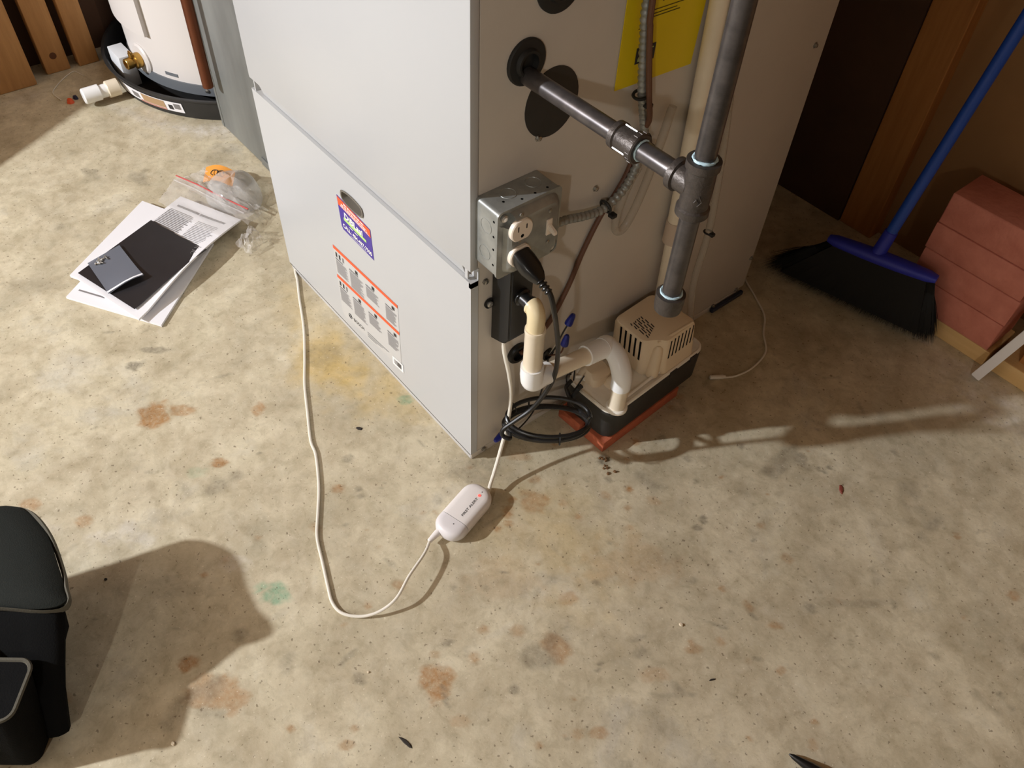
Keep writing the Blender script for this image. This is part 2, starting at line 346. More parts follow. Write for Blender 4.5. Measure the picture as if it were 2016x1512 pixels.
STAINS = [
(0,-0.419,-0.388,0.0243,0.0276,0.80,0.50,0.92),(0,-0.400,-0.340,0.0246,0.0124,0.60,0.50,0.92),(0,-0.258,-0.341,0.0117,0.0099,0.80,0.50,0.92),(0,-0.323,-0.229,0.0104,0.0166,0.60,0.50,0.92),(0,0.272,-0.270,0.0198,0.0288,0.75,0.50,0.90),(0,0.347,-0.096,0.0189,0.0233,0.60,0.50,0.91),(0,0.038,-0.531,0.0139,0.0131,0.80,0.50,0.90),(0,0.100,-0.530,0.0495,0.0249,0.55,0.50,0.90),(0,0.257,-0.167,0.0121,0.0091,0.55,0.50,0.91),(0,0.116,-0.228,0.0143,0.0138,0.50,0.50,0.91),(0,0.132,0.031,0.0214,0.0196,0.50,0.50,0.91),(0,0.126,-0.015,0.0086,0.0078,0.70,0.50,0.91),(0,0.139,-0.026,0.0067,0.0066,0.60,0.50,0.91),(0,0.099,0.064,0.0139,0.0120,0.50,0.50,0.92),(0,0.212,0.177,0.0090,0.0095,0.80,0.50,0.91),(0,0.254,0.190,0.0128,0.0117,0.35,0.50,0.91),(0,0.201,0.071,0.0087,0.0089,0.60,0.50,0.91),(0,0.471,0.054,0.0208,0.0108,0.50,0.50,0.91),(0,0.472,0.173,0.0118,0.0158,0.50,0.50,0.91),(0,0.223,-0.035,0.0064,0.0061,0.50,0.50,0.91),(0,-0.362,-0.616,0.0184,0.0106,0.55,0.50,0.91),(0,-0.280,-0.560,0.0164,0.0136,0.50,0.50,0.91),(0,0.207,-0.460,0.0078,0.0070,0.60,0.50,0.90),(0,0.272,-0.415,0.0109,0.0076,0.50,0.50,0.90),(0,0.260,-0.393,0.0063,0.0054,0.50,0.50,0.90),(0,0.525,0.181,0.0116,0.0076,0.50,0.50,0.91),(0,0.472,-0.136,0.0121,0.0078,0.50,0.50,0.90),(0,0.171,0.236,0.0124,0.0114,0.30,0.50,0.92),(0,0.075,0.222,0.0317,0.0161,0.30,0.50,0.92),(0,-0.020,-0.688,0.0126,0.0101,0.40,0.50,0.90),(0,0.465,-0.014,0.0254,0.0121,0.35,0.50,0.90),(0,0.297,-0.037,0.0125,0.0097,0.40,0.50,0.91),(0,0.242,-0.249,0.0101,0.0079,0.40,0.50,0.91),(0,0.312,0.080,0.0838,0.0421,0.22,0.50,0.91),(0,0.220,-0.094,0.0632,0.0400,0.15,0.50,0.91),(0,0.044,0.071,0.0224,0.0100,0.40,0.50,0.92),(0,0.338,-0.278,0.0144,0.0079,0.30,0.50,0.90),(0,0.461,0.286,0.0095,0.0086,0.40,0.50,0.91),(1,0.018,-0.384,0.0279,0.0195,0.75,0.50,0.91),(1,-0.181,-0.013,0.0159,0.0126,0.60,0.50,0.92),(1,-0.262,-0.380,0.0155,0.0122,0.25,0.50,0.92),(3,-0.554,-0.362,0.0171,0.0122,0.80,0.50,0.92),(3,-0.571,-0.323,0.0369,0.0094,0.60,0.50,0.92),(3,-0.130,-0.165,0.0119,0.0112,0.50,0.50,0.92),(3,-0.066,-0.184,0.0087,0.0070,0.60,0.50,0.91),(3,-0.053,-0.186,0.0067,0.0069,0.50,0.50,0.91),(3,0.012,-0.015,0.0499,0.0307,0.35,0.50,0.92),(3,0.330,0.232,0.0058,0.0102,0.70,0.50,0.91),(3,0.337,0.215,0.0087,0.0056,0.60,0.50,0.91),(3,0.353,0.465,0.0084,0.0131,0.60,0.50,0.92),(3,0.384,0.470,0.0052,0.0077,0.70,0.50,0.92),(3,0.393,0.473,0.0062,0.0077,0.70,0.50,0.92),(3,0.392,0.486,0.0062,0.0052,0.70,0.50,0.92),(3,0.229,0.304,0.0062,0.0051,0.50,0.50,0.92),(3,0.269,0.400,0.0053,0.0066,0.50,0.50,0.92),(3,-0.364,-0.071,0.0441,0.0247,0.30,0.50,0.92),(3,-0.080,-0.493,0.0522,0.0199,0.20,0.50,0.91),(3,0.140,0.186,0.0143,0.0126,0.80,0.50,0.92),(3,0.175,0.163,0.0070,0.0097,0.60,0.50,0.92),(3,-1.075,0.069,0.0552,0.0351,0.25,0.50,0.95),(3,-0.890,-0.442,0.0690,0.0223,0.25,0.50,0.93),(3,0.584,0.317,0.0551,0.0081,0.30,0.50,0.91),(3,0.501,-0.015,0.0334,0.0050,0.40,0.50,0.90),(3,0.539,0.117,0.0087,0.0054,0.50,0.50,0.90),(2,-0.224,-0.529,0.0543,0.0243,0.40,0.50,0.91),(2,-0.315,-0.631,0.0541,0.0272,0.35,0.50,0.91),(2,0.532,0.840,0.0335,0.0182,0.60,0.50,0.92),(2,-0.070,-0.411,0.0268,0.0144,0.30,0.50,0.91),
]
make_floor()

# ------------------------------------------------------------------ room shell
bm = bmesh.new(); quad(bm, (-3, -4, 2.4), (3.6, -4, 2.4), (3.6, 2.2, 2.4), (-3, 2.2, 2.4)); struct('ceiling', bm, mat('ceiling_joists', (120, 98, 74), .9))
bm = bmesh.new(); quad(bm, (-3, 1.75, 0), (3.6, 1.75, 0), (3.6, 1.75, 2.4), (-3, 1.75, 2.4)); struct('wall_back', bm, M['wall_dark'])
bm = bmesh.new(); quad(bm, (-2.0, -4, 0), (-2.0, 2.2, 0), (-2.0, 2.2, 2.4), (-2.0, -4, 2.4)); struct('wall_left', bm, M['wall_dark'])
bm = bmesh.new(); quad(bm, (3.6, -4, 0), (3.6, 2.2, 0), (3.6, 2.2, 2.4), (3.6, -4, 2.4)); struct('wall_right', bm, M['wall_room'])
bm = bmesh.new(); quad(bm, (-3, -4, 0), (3.6, -4, 0), (3.6, -4, 2.4), (-3, -4, 2.4)); struct('wall_front', bm, M['wall_room'])
bm = bmesh.new(); prism(bm, [(x, -.71, z) for x, z in ((-1.99, 0), (-1.30, 0), (-1.30, .180), (-1.357, .254), (-1.507, .445), (-1.612, .540), (-1.99, .88))], (0, .02, 0)); struct('light_blocker_slope', bm, M['wall_dark'])   # added unseen sloped screen, shaped to shade the far left of the floor
bm = bmesh.new(); loft(bm, [[Vector((x, y, z)) for z in (0, 2.4)] for x, y in ((-1.76, -1.3), (-1.76, .06), (-1.90, .22), (-1.92, 1.08))], False, False, False); struct('wall_side', bm, M['wall_dark'])
struct('light_blocker_right', bx(1.642, 1.737, -1.936, -1.856, 0, 2.4), M['wall_room'])                           # added unseen block behind the camera, keeps the far bulb off the corner
struct('light_blocker_left', bx(1.05, 1.42, -2.6, -2.13, 0, 2.4), M['wall_room'])                              # second added block, unseen, cuts the far bulb off the left side
struct('wall_panel', bx(.055, 3.59, 1.125, 1.145, 0, 2.4), M['panel_brown'])                 # boarding behind the bricks
struct('wall_boarding', bx(-1.9, -.024, 1.085, 1.145, 0, 2.4), M['wall_dark'])
struct('trim_1', bx(-.022, .060, 1.088, 1.126, 0.0, 2.4, bev=.002), M['stud'])
struct('trim_2', bx(.215, .429, .932, 1.03, 0.0, .036, bev=.002), M['sill'])
struct('trim_3', bx(.436, 1.4, .934, 1.03, 0.0, .036, bev=.002), M['sill'])
struct('trim_4', bx(.475, .515, .955, 1.03, .036, 1.0, bev=.002), M['stud'])

# ------------------------------------------------------------------ furnace
W, D = .622, .716
def make_furnace():
    t = thing('furnace', 'large white sheet-metal furnace cabinet with two front door panels', 'furnace', (-W / 2, D / 2, 0))
    obj('cabinet', bx(-W, 0, .0135, D, .016, .88, bev=.0015), M['side_paint'], t)
    obj('plenum', bx(-W + .02, -.02, .03, D - .02, .88, 1.7), M['duct'], t)
    bm = bmesh.new(); box(bm, -W + .002, -.002, .002, .016, .0, .0145, bev=.001); obj('front_base_rail', bm, M['rail'], t)
    bm = bmesh.new(); box(bm, -.014, -.0005, .003, D - .012, .0, .0145, bev=.001); obj('side_base_rail', bm, M['side_paint'], t)
    bm = bmesh.new(); box(bm, -W + .03, -.03, .03, D - .03, 0, .016); obj('base_pan', bm, M['void'], t)
    # upper door with a slanted lower lip
    bm = bmesh.new(); box(bm, -W - .002, .0005, 0, .0125, .4268, .85, bev=.0015)
    up = obj('upper_door', bm, M['white_paint'], t)
    bm = bmesh.new()
    prism(bm, [(-.590, .0008, .4272), (-.590, .0062, .4085), (-.590, .0125, .4085), (-.590, .0125, .4272)], (.571, 0, 0)); obj('door_lip', bm, M['white_paint'], up)
    bm = bmesh.new(); box(bm, -.6125, -.609, .0015, .0125, .407, .4275); obj('clip', bm, M['white_paint'], up)
    bm = bmesh.new(); box(bm, -.0135, -.0075, .0015, .004, .409, .4275); obj('clip', bm, M['white_paint'], up)
    # lower door: front face with an oval opening for the finger pull
    bm = bmesh.new(); cx, cz, a, b, n = -.309, .3535, .0335, .0125, 28
    def oval(sx, sz, y):
        out = []
        for i in range(n):
            th = 2 * PI * i / n; ex = max(-1, min(1, 1.35 * math.cos(th)))
            out.append(Vector((cx + (a - b) * ex * sx * .9 + b * sx * math.cos(th), y, cz + b * sz * math.sin(th))))
        return out
    X0, X1, Z0, Z1 = -W - .001, .0015, .0165, .4075
    out = [bm.verts.new(p) for p in ((X0, 0, Z0), (X1, 0, Z0), (X1, 0, Z1), (X0, 0, Z1))]
    inn = [bm.verts.new(p) for p in oval(1, 1, 0)]
    es = [bm.edges.new((out[i], out[(i + 1) % 4])) for i in range(4)] + [bm.edges.new((inn[i], inn[(i + 1) % n])) for i in range(n)]
    bmesh.ops.triangle_fill(bm, use_beauty=True, edges=es)
    back = [bm.verts.new((v.co.x, .0128, v.co.z)) for v in out]
    for i in range(4): bm.faces.new((out[i], out[(i + 1) % 4], back[(i + 1) % 4], back[i]))
    lo = obj('lower_door', bm, M['white_paint'], t, smooth=False)
    bm = bmesh.new(); loft(bm, [oval(1.04, 1.1, .0), oval(1.07, 1.16, -.0018), oval(.96, .9, -.0018), oval(.93, .84, .003), oval(.86, .7, .0105)], False, True)
    obj('finger_pull', bm, mat('pull_grey', (128, 122, 112), .4, .3), lo)
    bm = bmesh.new(); box(bm, -.003, .0015, 0, .0128, .3985, .4078); obj('door_corner', bm, M['white_paint'], lo)
    bm = bmesh.new(); box(bm, -.0125, .0008, .0130, .0150, .404, .4275); obj('corner_clip', bm, M['white_paint'], t)
    bm = bmesh.new(); box(bm, -W + .001, -.001, .0002, .012, .0138, .0168); obj('door_gap', bm, M['void'], t)
    # openings and grommets on the side panel
    def disc(name, y, z, ry, rz, m, h=.003, hole=0):
        bm = bmesh.new(); c = Vector((0, y, z)); u, v = Vector((0, 1, 0)), Vector((0, 0, 1))
        prof = [(0, 1), (h * .7, 1), (h, .94)] + ([(h, .62), (h * 2.2, .55), (h * 2.2, .45), (.0012, .42)] if hole else [])
        loft(bm, [ring(c + Vector((x, 0, 0)), u, v, ry * s, 36, rz * s) for x, s in prof], False, True); return obj(name, bm, m, t)
    disc('grommet', .0785, .6985, .0275, .0275, M['black_rubber'], .004, 1)
    disc('plug_cap', .1235, .6335, .0425, .0455, M['dark_plastic'], .0012)
    disc('grommet', .1205, .773, .032, .030, M['black_rubber'], .004, 1)
    disc('plug_cap', .178, .786, .032, .036, mat('dull_cap', (120, 108, 100), .6), .0012)
    bm = bmesh.new(); lathe(bm, (0, .0915, .214), (1, 0, 0), [(0, .019), (.005, .019), (.0075, .0165), (.0075, .012), (.001, .011)], 28); obj('grommet', bm, M['black_gloss'], t)
    bm = bmesh.new(); lathe(bm, (0, .16, .166), (1, 0, 0), [(0, .012), (.003, .012), (.004, .009), (.001, .008)], 24); obj('grommet', bm, M['black_gloss'], t)
    for y, z in ((.0256, .3985), (.0285, .0105), (.221, .4685), (.62, .0125), (.7075, .095), (.69, .0195), (.686, .544), (.30, .012), (.105, .592)):
        bm = bmesh.new(); lathe(bm, (0, y, z), (1, 0, 0), [(0, .0052), (.001, .0052), (.0012, .0034), (.0042, .0034), (.0048, .002)], 6); obj('screw', bm, M['steel'], t)
    # warning label
    P = [Vector(p) for p in ((-.4025, -.0006, .2097), (-.1972, -.0006, .2172), (-.2030, -.0006, .0540), (-.4080, -.0006, .0335))]
    def wl(s, q, y=-.0006):
        a = P[0].lerp(P[1], s); b = P[3].lerp(P[2], s); p = a.lerp(b, q); return (p.x, y, p.z)
    def patch(bm, s0, s1, q0, q1, y): quad(bm, wl(s0, q0, y), wl(s1, q0, y), wl(s1, q1, y), wl(s0, q1, y))
    bm = bmesh.new(); prism(bm, [wl(0, 0, 0), wl(1, 0, 0), wl(1, 1, 0), wl(.05, 1, 0), wl(0, .95, 0)], (0, -.0005, 0))
    lb = obj('warning_label', bm, M['label_grey'], lo, smooth=False); lb['label'] = 'grey warning label with two orange stripes and a white barcode'
    bm = bmesh.new(); patch(bm, 0, 1, 0, .045, -.0009); patch(bm, 0, 1, .40, .445, -.0009); obj('orange_stripe', bm, M['orange'], lb, False)
    def one(name, m, *a):
        b_ = bmesh.new(); patch(b_, *a, -.0009); return obj(name, b_, m, lb, False)
    for row, top in ((0, .14), (1, .54)):
        for k, (s0, s1, qa, qb) in enumerate(((.02, .21, .045, .22), (.25, .47, .02, .24), (.51, .71, .02, .16), (.81, .98, .03, .22))):
            qn = 0; bm = bmesh.new()
            while qn < (qb - qa):
                patch(bm, s0, s1 - .06 * random.random(), top + qa + qn, top + qa + qn + .0115, -.0009); qn += .0165
            o_ = obj('warning_text', bm, M['print_label'], lb, False); o_['kind'] = 'stuff'
            one('heading_line', M['print_dark'], s0, s0 + (s1 - s0) * .65, top + qa - .028, top + qa - .018)
            if k == 0:
                for i in range(3): one('hazard_symbol', M['print_dark'] if i < 2 else M['print'], .03 + .055 * i, .055 + .055 * i, top - .065, top - .005)
            else: one('hazard_symbol', M['print_dark'], s0 + .1, s0 + .14, top + qa - .085, top + qa - .04)
        for i in range(3): one('fine_print', M['print_pale'], .45, .80 - .1 * i, .90 + .03 * i, .906 + .03 * i)
    bm = bmesh.new(); patch(bm, .86, 1.03, .90, 1.03, -.0009); obj('barcode_patch', bm, M['white_print'], lb, False)
    bm = bmesh.new(); s = .885
    while s < 1.0:
        w = random.choice((.003, .005, .008)); patch(bm, s, s + w, .925, 1.0, -.0012); s += w + random.choice((.003, .006, .012))
    obj('barcode', bm, M['print_dark'], lb, False)
    text('maker_name', 'BOSCH', wl(.215, .93, -.0011), Vector(wl(1, .9)) - Vector(wl(0, .9)), .0115, M['print_dark'], lb)
    bm = bmesh.new(); torus(bm, wl(.155, .905, -.0006), (0, 1, 0), .0055, .0007, 20, 4); torus(bm, wl(.155, .905, -.0006), (0, 1, 0), .0028, .0007, 16, 4); obj('maker_emblem', bm, M['print_dark'], lb, False)
    # service sticker
    P2 = [Vector(p) for p in ((-.3592, 0, .3416), (-.2596, 0, .3325), (-.2588, 0, .2708), (-.3560, 0, .2752))]
    def st(s, q, y=-.0006):
        a = P2[0].lerp(P2[1], s); b = P2[3].lerp(P2[2], s); p = a.lerp(b, q); return (p.x, y, p.z)
    def pt2(bm, s0, s1, q0, q1, y): quad(bm, st(s0, q0, y), st(s1, q0, y), st(s1, q1, y), st(s0, q1, y))
    bm = bmesh.new(); prism(bm, [st(0, 0, 0), st(1, 0, 0), st(1, 1, 0), st(.04, 1, 0), st(0, .93, 0)], (0, -.0005, 0))
    sk = obj('service_sticker', bm, M['purple'], lo, False); sk['label'] = 'purple and orange service company sticker'
    bm = bmesh.new(); pt2(bm, 0.012, .99, .015, .27, -.0008); obj('orange_band', bm, M['orange'], sk, False)
    bm = bmesh.new(); pt2(bm, .13, .82, .535, .625, -.0008); obj('green_band', bm, M['green'], sk, False)
    bm = bmesh.new()
    pt2(bm, .08, .94, .238, .252, -.001); pt2(bm, .30, .80, .94, .952, -.001); pt2(bm, .30, .40, .665, .69, -.001); pt2(bm, .45, .55, .665, .69, -.001)
    o_ = obj('white_lines', bm, M['white_print'], sk, False); o_['kind'] = 'stuff'
    dx = Vector(st(1, .5)) - Vector(st(0, .5))
    bm = bmesh.new(); rs = random.Random(4)
    for q0, q1, s0, s1 in ((.055, .105, .20, .80), (.140, .175, .12, .88), (.195, .225, .10, .90)):
        x = s0
        while x < s1:
            w = rs.uniform(.012, .035); pt2(bm, x, min(x + w, s1), q0, q1, -.001); x += w + rs.choice((.006, .008, .02))
    o_ = obj('sticker_print', bm, M['white_print'], sk, False); o_['kind'] = 'stuff'
    text('sticker_lettering', 'DiBLasi', st(.16, .52, -.001), dx, .0165, M['white_print'], sk, .055, .0006)
    text('sticker_lettering', 'CALL: 484-497-7900', st(.06, .885, -.001), dx, .0115, M['white_print'], sk, .088, .0003)
    return t
def text(name, s, p, dx, size, m, parent, width=None, bold=0, up=None):
    cu = bpy.data.curves.new(name, 'FONT'); cu.body = s; cu.size = size; cu.resolution_u = 2; cu.offset = bold
    tmp = bpy.data.objects.new('tmp', cu); COL.objects.link(tmp)
    dg = bpy.context.evaluated_depsgraph_get(); me = bpy.data.meshes.new_from_object(tmp.evaluated_get(dg)); bpy.data.objects.remove(tmp)
    xs = [v.co.x for v in me.vertices]; k = 1 if not width else width / (max(xs) - min(xs))
    ex = Vector(dx).normalized(); ez = Vector(up).normalized() if up else Vector((0, 0, 1))
    ez = (ez - ex * ez.dot(ex)).normalized()
    bm = bmesh.new(); bm.from_mesh(me); P = Vector(p)
    for v in bm.verts: v.co = P + ex * (v.co.x * k) + ez * v.co.y
    return obj(name, bm, m, parent, False, recalc=False)
make_furnace()

# ------------------------------------------------------------------ sheet-metal return duct and water heater
def make_duct():
    t = thing('return_duct', 'grey galvanized sheet-metal duct box beside the left of the furnace', 'duct', (-.91, .4, 0))
    obj('front_panel', bx(-1.2, -.6245, .1305, .1372, .001, 1.7, bev=.001), M['duct'], t)
    obj('casing', bx(-1.118, -.6245, .1372, .70, .001, 1.7, bev=.002), M['duct'], t)
    obj('corner_seam', bx(-1.2015, -1.190, .1290, .1375, .001, 1.7, bev=.0008), M['duct'], t)
    bm = bmesh.new(); box(bm, -.99, -.63, .1275, .1310, .002, .022, bev=.0008); obj('bottom_flange', bm, M['duct'], t)
make_duct()
HC = Vector((-1.48, .36, 0)); HR = .312
def hp(ang, z, r=HR): return Vector((HC.x + r * math.cos(math.radians(ang)), HC.y + r * math.sin(math.radians(ang)), z))
def curved(bm, a0, a1, z0, z1, r0, r1, n=8, cut=0):
    L = []
    for i in range(n + 1):
        a = a0 + (a1 - a0) * i / n; zb = z0
        L.append([hp(a, zb, r0), hp(a, zb, r1), hp(a, z1, r1), hp(a, z1, r0)])
    loft(bm, L)
def make_heater():
    t = thing('water_heater', 'white cylindrical water heater standing in a black drain pan', 'water heater', (HC.x, HC.y, .0))
    bm = bmesh.new(); lathe(bm, (HC.x, HC.y, .052), (0, 0, 1), [(0, HR - .01), (.022, HR - .004), (.024, HR), (1.4, HR), (1.42, HR - .03)], 96); obj('jacket', bm, M['heater_white'], t)
    bm = bmesh.new(); lathe(bm, (HC.x, HC.y, .05), (0, 0, 1), [(0, HR + .003), (.026, HR + .003), (.027, HR - .002)], 96); obj('bottom_ring', bm, M['heater_ring'], t)
    for a in (90, 215, -40):
        bm = bmesh.new(); p = hp(a, .008, HR - .05); cyl(bm, p, p + Vector((0, 0, .045)), .02, 14); obj('foot', bm, M['heater_ring'], t)
    bm = bmesh.new(); p = hp(-46, .064, HR + .003); d = p - Vector((HC.x, HC.y, .064)); lathe(bm, p, d, [(0, .005), (.003, .005), (.004, .002)], 8); obj('screw', bm, M['steel'], t)
    bm = bmesh.new(); curved(bm, -116, -70.5, .178, .75, HR - .002, HR + .012, 10)
    bmesh.ops.bevel(bm, geom=[e for e in bm.edges if e.calc_length() < .013 or abs((e.verts[0].co - e.verts[1].co).z) > .1][:0], offset=.004, segments=2, affect='EDGES')
    obj('access_cover', bm, M['heater_white'], t)
    c = hp(-82, .099, HR); d = (c - Vector((HC.x, HC.y, .099))).normalized()
    bm = bmesh.new(); lathe(bm, c - d * .004, d, [(0, .038), (.006, .038), (.010, .033), (.010, .012)], 36); obj('valve_plate', bm, M['heater_white'], t)
    bm = bmesh.new(); curved(bm, -66.5, -59.5, .086, .094, HR - .002, HR + .0012, 4); obj('jacket_slot', bm, M['heater_ring'], t)
    # brass drain valve
    bm = bmesh.new(); lathe(bm, c, d, [(0, .012), (.006, .012), (.006, .0175), (.010, .019), (.022, .019), (.025, .012), (.029, .011), (.030, .0135), (.045, .0135), (.046, .0125), (.046, .009), (.034, .008)], 26)
    v = obj('drain_valve', bm, M['brass'], t); v['label'] = 'brass drain valve with a threaded outlet'
    bm = bmesh.new(); p = c + d * .027 + Vector((0, 0, .012)); cyl(bm, p, p + Vector((0, 0, .012)), .006, 10); cyl(bm, p + Vector((-.008, 0, .012)), p + Vector((.008, 0, .012)), .003, 8); obj('valve_stem', bm, M['brass'], v)
    # copper relief pipe
    bm = bmesh.new(); cyl(bm, (-1.155, .103, .134), (-1.155, .112, 1.3), .0125, 24)
    p = obj('relief_pipe', bm, M['copper'], t); p['label'] = 'copper relief pipe ending above the pan'
make_heater()
def make_pan():
    c = (-1.50, .35, 0); R = .362
    t = thing('drain_pan', 'round black plastic drain pan under the white water heater', 'drain pan', c)
    bm = bmesh.new(); lathe(bm, c, (0, 0, 1), [(.001, R - .012), (.052, R), (.056, R + .006), (.060, R + .006), (.060, R - .002), (.052, R - .006), (.006, R - .018), (.006, .01)], 96)
    obj('pan_body', bm, M['dark_plastic'], t)
    bm = bmesh.new(); L = []
    def pp(a, z): s = R - .012 + .012 * z / .052 + .0012; return Vector((c[0] + s * math.cos(math.radians(a)), c[1] + s * math.sin(math.radians(a)), z))
    def strip(name, a0, a1, z0, z1, m, n=10):
        bm = bmesh.new(); loft(bm, [[pp(a0 + (a1 - a0) * i / n, z) for z in (z0, z1)] for i in range(n + 1)], False, False, False); return obj(name, bm, m, t)
    s = strip('pan_label', -86, -52, .014, .044, M['paper'], 16); s['label'] = 'long white and tan printed label on the pan wall'
    def sub(name, a0, a1, z0, z1, m):
        bm = bmesh.new(); n = 6
        def q(a, z): s_ = R - .012 + .012 * z / .052 + .0018; return Vector((c[0] + s_ * math.cos(math.radians(a)), c[1] + s_ * math.sin(math.radians(a)), z))
        loft(bm, [[q(a0 + (a1 - a0) * i / n, z) for z in (z0, z1)] for i in range(n + 1)], False, False, False); return obj(name, bm, m, s)
    sub('tan_print', -72, -60, .020, .042, mat('tan_print', (178, 146, 108), .6)); sub('pink_print', -74, -60, .014, .019, mat('pink_print', (196, 140, 124), .6))
    sub('grey_print', -78, -74, .020, .036, M['print']); sub('dark_print', -58.5, -56.5, .020, .034, M['print_dark']); sub('grey_print', -55.8, -53, .024, .040, M['print'])
make_pan()
def make_foam():
    t = thing('white_block', 'white block standing in the drain pan left of the brass valve', 'block', (-1.53, .03, .0065))
    bm = bx(-1.570, -1.492, .008, .046, .0065, .088, bev=.002)
    obj('block', bm, mat('foam_white', (216, 218, 220), .55), t)
make_foam()
def make_drain_stub():
    a = Vector((-1.468, -.020, .032)); b = Vector((-1.4725, -.110, .030)); d = b - a; L = d.length
    t = thing('drain_outlet', 'white plastic drain outlet pipe with a cap lying beside the pan', 'pipe', (a + b) / 2)
    bm = bmesh.new(); lathe(bm, a, d, [(0, .021), (.028, .021), (.030, .0195), (.030, .015)], 26); obj('coupling', bm, M['pvc'], t)
    bm = bmesh.new(); lathe(bm, a, d, [(.025, .0158), (L - .03, .0158)], 26); obj('pipe', bm, M['pvc_white'], t)
    bm = bmesh.new(); lathe(bm, a, d, [(L - .042, .0195), (L - .003, .0195), (L, .017)], 26); obj('cap', bm, M['pvc_white'], t)
make_drain_stub()

# ------------------------------------------------------------------ boards on the left
def board(y0, y1, x, lab, knots=()):
    t = thing('wooden_board', lab, 'board', (x, (y0 + y1) / 2, 0), 'upright boards at the left')
    obj('plank', bx(x - .036, x, y0, y1, 0, 2.0, bev=.003), M['board'], t)
    for ky, kz, r in knots:
        bm = bmesh.new(); lathe(bm, (x - .001, ky, kz), (1, 0, 0), [(0, r), (.0016, r), (.0018, r * .55)], 16); obj('knot', bm, M['knot'], t)
board(-.52, -.171, -1.655, 'widest brown upright board, at the far left edge')
board(-.134, -.072, -1.688, 'knotty upright wooden board, middle one of the three', ((-.104, .045, .009), (-.11, .32, .006)))
board(-.050, .004, -1.684, 'narrow upright wooden board nearest to the drain pan', ())

# ------------------------------------------------------------------ right: painted bricks, broom, stick
def make_pier():
    t = thing('brick_stack', 'stack of red-painted bricks on a timber sill behind the broom', 'bricks', (.322, .98, .036))
    z = .037
    for i, h in enumerate((.066, .062, .059, .066)):
        dx = (.0, .001, -.0015, .0)[i]
        bm = bx(.225 + dx, .4215 + dx, .9305 + .0008 * (i % 2), 1.030, z, z + h - .0010, bev=.0022, seg=2); z += h
        for v in bm.verts: v.co += Vector((random.uniform(-.0006, .0006), random.uniform(-.0006, .0006), random.uniform(-.0004, .0004)))
        obj('brick', bm, M['brick_painted'], t)
    bm = bmesh.new(); box(bm, .2285, .418, .9335, 1.027, .0375, z - .006); obj('mortar', bm, M['brick_joint'], t)
make_pier()
def make_broom():
    t = thing('push_broom', 'blue-handled broom with black bristles leaning in the corner', 'broom', (.16, .86, 0))
    L, R_ = Vector((.078, .842, .132)), Vector((.288, .884, .150)); ax = (R_ - L).normalized(); n = ax.cross(Vector((0, 0, 1))).normalized(); up = n.cross(ax).normalized()
    mid = Vector((.1725, .866, .152))
    bm = bmesh.new(); loops = []
    for k in range(15):
        s = k / 14; c = L.lerp(R_, s); e = math.sin(PI * min(max(s, .0), 1)) ; w = .013 + .004 * e; h = .009 + .003 * e
        if k in (0, 14): w *= .72; h *= .72
        loops.append([c + n * (w * x) + up * (h * y) for x, y in rrect(2, 2, .8, 3)])
    loft(bm, loops); hd = obj('head', bm, M['blue_head'], t)
    hdir = Vector((.022, .062, .422)).normalized()
    bm = bmesh.new(); lathe(bm, mid - hdir * .018, hdir, [(0, .017), (.012, .0155), (.02, .0135), (.062, .0125), (.064, .0105)], 22); obj('socket', bm, M['blue_head'], t)
    bm = bmesh.new(); lathe(bm, mid + hdir * .03, hdir, [(0, .0108), (1.18, .0108), (1.2, .006)], 22); obj('handle', bm, M['blue_broom'], t)
    bl, br = Vector((-.024, .822, .003)), Vector((.330, .906, .003))
    # solid heart of the brush, then loose strands over it
    bm = bmesh.new(); loops = []
    for k in range(13):
        s = .07 + .86 * k / 12; a = L.lerp(R_, s) - up * .006; b = a.lerp(bl.lerp(br, s), .86)
        o1 = Vector((.3, -1, 0)).normalized()
        loops.append([a + n * .010, a - n * .010, a.lerp(b, .6) - o1 * .016, b - o1 * .022, b + o1 * .022, a.lerp(b, .6) + o1 * .016])
    loft(bm, loops)
    br_o = obj('brush', bm, M['bristle'], t)
    bm = bmesh.new()
    for i in range(7000):
        s = rng.random(); q = rng.uniform(-1, 1); a = L.lerp(R_, .02 + .96 * s) + n * (q * .011) - up * .006
        b = bl.lerp(br, min(1.02, max(-.05, s + rng.normal(0, .022)))) + Vector((.3, -1, 0)).normalized() * (-q * .026 + rng.normal(0, .003)) + Vector((0, 0, abs(rng.normal(0, .007))))
        m = a.lerp(b, .5) + Vector((.3, -1, 0)).normalized() * (-q * .006)
        w = Vector((.0006, .0003, 0)); vs = [bm.verts.new(p) for p in (a - w, a + w, m + w, m - w, b)]
        bm.faces.new(vs[:4]); bm.faces.new((vs[3], vs[2], vs[4]))
    o = obj('bristle_strands', bm, M['bristle'], t, False, recalc=False); o['kind'] = 'stuff'
make_broom()
t = thing('white_stick', 'white painted stick leaning at the right edge beside the bricks', 'stick', (.44, .89, 0))
bm = bmesh.new(); d = Vector((.075, .030, .36)).normalized(); u = d.cross(Vector((0, 1, 0))).normalized(); v = d.cross(u); p = Vector((.4385, .893, .003))
loft(bm, [[p + d * s + u * (.009 * x) + v * (.006 * y) for x, y in ((1, 1), (-1, 1), (-1, -1), (1, -1))] for s in (0, .4)]); bmesh.ops.bevel(bm, geom=list(bm.edges), offset=.0012, segments=2, affect='EDGES')
obj('stick', bm, mat('stick_white', (236, 232, 230), .45), t)

